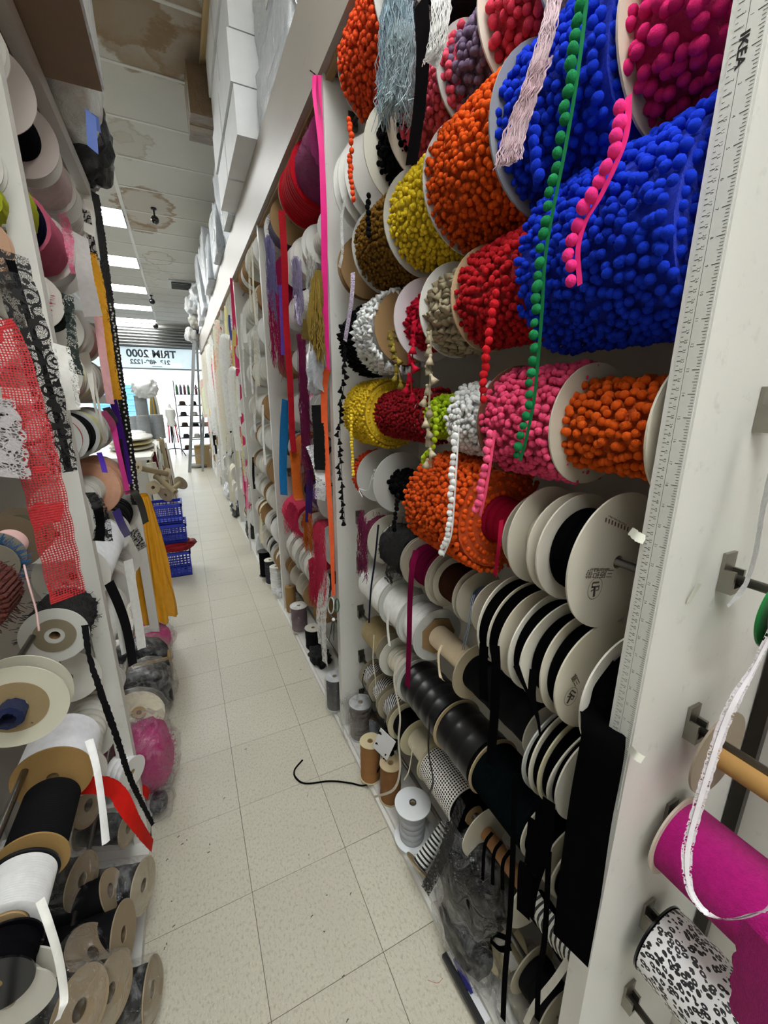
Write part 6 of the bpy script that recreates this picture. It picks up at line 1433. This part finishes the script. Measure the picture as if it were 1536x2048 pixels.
for i, (x, y, h, R) in enumerate(((-.62, 7.0, .33, .085), (-.50, 6.75, .34, .09), (-.34, 6.9, .35, .095), (-.54, 7.4, .62, .085))):
    s = spool('grey wrapped roll standing upright on the counter, %s' % ('leftmost of the front three', 'middle of the front three', 'rightmost of the front three', 'tallest at the back')[i], Matrix.Translation((x, y, .951)), R, h, R * .98, 'roll', '#8f9498', near=False, far=False, mk='film', n=28, name='fabric_roll', cat='fabric roll', group='grey rolls on the counter')
bag('plastic_bag', 'white plastic bag perched on the grey rolls', (-.45, 7.3, 1.66), (.16, .14, .13), '#e6e8e8', 'film', None, 91, .35)
bag('plastic_bag', 'white plastic bag lying on the counter before the grey rolls', (-.60, 6.3, 1.03), (.16, .2, .08), '#e4e5e4', 'film', None, 92, .2)
for i in range(3):
    tag(obj('folded_fabric', MB().blob((-.55, 5.55, .98 + .05 * i), (.22, .5, .028), .05, 3, 3, 93 + i), mat('film', ('#cfcab8', '#d8c98c', '#dad7cc')[i]), crease=0), 'flat wrapped fabric pile on the counter, %s layer' % ('bottom', 'yellow middle', 'top')[i], 'fabric')
t = thing('ribbon_stand', 'tall stand hung with yellow and grey ribbons on the counter', 'stand', Matrix.Translation(at(308, 870, Y=7.6)))
p0, p1 = at(312, 868, Y=7.6), at(303, 770, Y=7.6)
obj('pole', MB().tube([p0, p1], .012, 8), mat('metal', '#7d7f80'), t)
for i, c in enumerate(('#d8b93c', '#9a9c9c', '#c9a92c', '#6f7272', '#dcdcd8')):
    tail(t, [p1, p1.lerp(p0, .35) + Vector((.02 * i - .03, -.02, 0)), p1.lerp(p0, .95) + Vector((.035 * i - .05, -.03, 0))], .035, mat('satin', c), name='ribbon', wd=(1, .3, 0))
# ladder, broom, box
al = mat('metal', '#a9adb0')
t = thing('step_ladder', 'aluminium step ladder folded open at the end of the right rack', 'ladder', Matrix.Translation((.25, 10.0, 0)))
tp_ = at(398, 662, Y=9.75)
fa, fb_ = at(379, 942, Y=9.75), at(404, 930, Y=9.75); fa.z = fb_.z = 0
def rail(a, b_, w=.03): obj('rail', MB().tube([a, b_], w, 4), al, t, smooth=False)
rail(fa, tp_ + Vector((-.09, 0, -.03)), .045); rail(fb_, tp_ + Vector((.10, 0, -.03)), .03)
rail(fa + Vector((.28, .5, 0)), tp_ + Vector((-.05, .1, -.05))); rail(fb_ + Vector((.22, .5, 0)), tp_ + Vector((.12, .1, -.05)))
for i in range(7):
    k = (i + 1) / 8.2; a = fa.lerp(tp_ + Vector((-.09, 0, 0)), k); b_ = fb_.lerp(tp_ + Vector((.10, 0, 0)), k)
    obj('step', MB().tube([a, b_], .018, 4), al, t, smooth=False)
obj('top_cap', MB().box((tp_.x - .13, tp_.y - .06, tp_.z - .05), (tp_.x + .14, tp_.y + .12, tp_.z + .03)), mat('plain', '#27305c'), t, smooth=False)
t = thing('mop', 'grey string mop with a long pole leaning by the ladder', 'mop', Matrix.Translation((.32, 9.5, 0)))
a = at(397, 932, Z=.03); b_ = at(412, 740, Y=a.y + .25)
obj('pole', MB().tube([a, b_], .012, 8), mat('metal', '#8d8f8a'), t)
obj('mop_head', MB().blob((a.x, a.y, .045), (.2, .16, .045), .3, 6, 3, 7), mat('fuzz', '#8f8f88'), t, crease=0)
obj('clamp', MB().blob((a.x + .02, a.y, .12), (.05, .04, .05), .2, 4, 2, 8), mat('plain', '#e0c02c'), t, crease=0)
t = thing('carton', 'brown cardboard box on the floor behind the mop', 'box', Matrix.Translation((.33, 10.5, 0)))
obj('box', MB().box((.17, 10.35, 0), (.49, 10.7, .50)), mat('kraft', '#b09468'), t, smooth=False)
obj('flap', MB().box((.17, 10.33, .47), (.49, 10.36, .51)), mat('kraft', '#a3875c'), t, smooth=False)
# shop front: dress form and hat shelves
t = thing('dress_form', 'dress form with striped red and black ribbons on a black tripod near the door', 'mannequin', Matrix.Translation((-.2, 12.9, 0)))
dx = at(345, 860, Y=12.9).x
obj('torso', MB().lathe([(0, 1.42), (.03, 1.40), (.04, 1.33), (.12, 1.26), (.13, 1.12), (.09, 1.0), (.12, .88), (.11, .82), (0, .82)], 20, Matrix.Translation((dx, 12.9, 0))), mat('cloth', '#dcdcd8'), t)
for i in range(14):
    a = 2 * pi * i / 14; p = Vector((dx + .12 * cos(a), 12.9 + .10 * sin(a), .9))
    tail(t, [p, p + Vector((.03 * cos(a), .03 * sin(a), -.25)), p + Vector((.06 * cos(a), .06 * sin(a), -.52))], .035, mat('cloth', ('#b0202c', '#17171a', '#e4e4e2')[i % 3]), name='ribbon', wd=(-sin(a), cos(a), 0))
obj('stand', MB().tube([(dx, 12.9, .85), (dx, 12.9, .2)], .014, 8).tube(curve([(dx, 12.9, .22), (dx - .15, 12.8, .2), (dx - .28, 12.75, .01)], 4), .014, 6).tube(curve([(dx, 12.9, .22), (dx + .15, 12.8, .2), (dx + .26, 12.75, .01)], 4), .014, 6).tube(curve([(dx, 12.9, .22), (dx, 13.05, .2), (dx, 13.2, .01)], 4), .014, 6), mat('gloss', '#141416'), t)
t = thing('display_shelf', 'black wire shelf unit by the door', 'shelf', Matrix.Translation((.3, 13.5, 0)))
sx0, sx1 = at(357, 850, Y=13.5).x, .95
for x in (sx0, sx1):
    for y in (13.4, 13.75): obj('upright', MB().tube([(x, y, 0), (x, y, 2.05)], .012, 6), mat('gloss', '#1a1a1c'), t)
SZ = [.12, .45, .78, 1.08, 1.38, 1.68]
for z in SZ: obj('shelf', MB().box((sx0, 13.4, z - .012), (sx1, 13.75, z)), mat('plain', '#26262a'), t, smooth=False)
for k, z in enumerate(SZ):
    for i in range(3):
        x = sx0 + .17 + .29 * i
        if k == 5:
            for j in range(3):
                xx = sx0 + .07 + .1 * (3 * i + j)
                if xx > sx1 - .03: continue
                tag(obj('jar', MB().lathe([(0, z), (.035, z), (.035, z + .2), (.02, z + .24), (.02, z + .27), (0, z + .27)], 12, Matrix.Translation((xx, 13.5, 0))), mat('gloss', ('#2a5a34', '#3c3a5c', '#5c2a30')[j])), 'dark %s jar on the top shelf by the door, %s from the left' % (('green', 'violet', 'red')[j], ordn[min(i, 7)]), 'jar', 'jars on the top shelf')
        else:
            c = ('#3a2c22', '#17171a', '#8d7a66', '#2c2c30', '#a8a49c', '#1d2a26')[(k * 3 + i) % 6]
            tt = thing('hat', '%s hat on the %s shelf up by the door, %s' % (('brown', 'black', 'tan', 'charcoal', 'grey', 'dark green')[(k * 3 + i) % 6], ordn[k], ('left', 'middle', 'right')[i]), 'hat', Matrix.Translation((x, 13.52, z)), 'hats on the shelf by the door')
            obj('brim', MB().lathe([(0, .005), (.125, .0), (.13, .012), (.085, .02), (0, .02)], 18, Matrix.Translation((x, 13.55, z))), mat('cloth', c), tt)
            obj('crown', MB().lathe([(.085, .018), (.08, .08), (.06, .115), (0, .12)], 18, Matrix.Translation((x, 13.55, z))), mat('cloth', c), tt)
# ceiling fittings
for i, (px, py, r_) in enumerate(((310, 440, .045), (304, 603, .06), (311, 652, .075))):
    p = at(px, py, Z=3.50)
    t = thing('security_camera', 'small black security camera under the ceiling, %s from the camera' % ordn[i], 'camera', Matrix.Translation((p.x, p.y, ZC)), 'security cameras')
    obj('mount', MB().lathe([(0, ZC), (.03, ZC), (.03, ZC - .015), (.01, ZC - .02), (.01, p.z + r_ * .5)], 12, Matrix.Translation((p.x, p.y, 0))), mat('plain', '#141416'), t)
    obj('body', MB().ball(p, r_, 2, (1, 1.2, 1)), mat('gloss', '#101012'), t)
p = at(373, 571, Z=ZC - .01)
t = thing('air_vent', 'grey ceiling air vent with an angled louvre', 'vent', Matrix.Translation(p))
obj('frame', MB().box((p.x - .3, p.y - .3, ZC - .02), (p.x + .3, p.y + .3, ZC - .001)), mat('plain', '#c4c6c6'), t, smooth=False)
for i in range(5): obj('louvre', MB().box((-.26, -.04, -.004), (.26, .04, .004), Matrix.Translation((p.x, p.y - .2 + .1 * i, ZC - .03)) @ Matrix.Rotation(.6, 4, 'X')), mat('plain', '#7c7f80'), t, smooth=False)
for o in bpy.data.objects:
    for k in [k for k in o.keys() if k.startswith('_')]: del o[k]
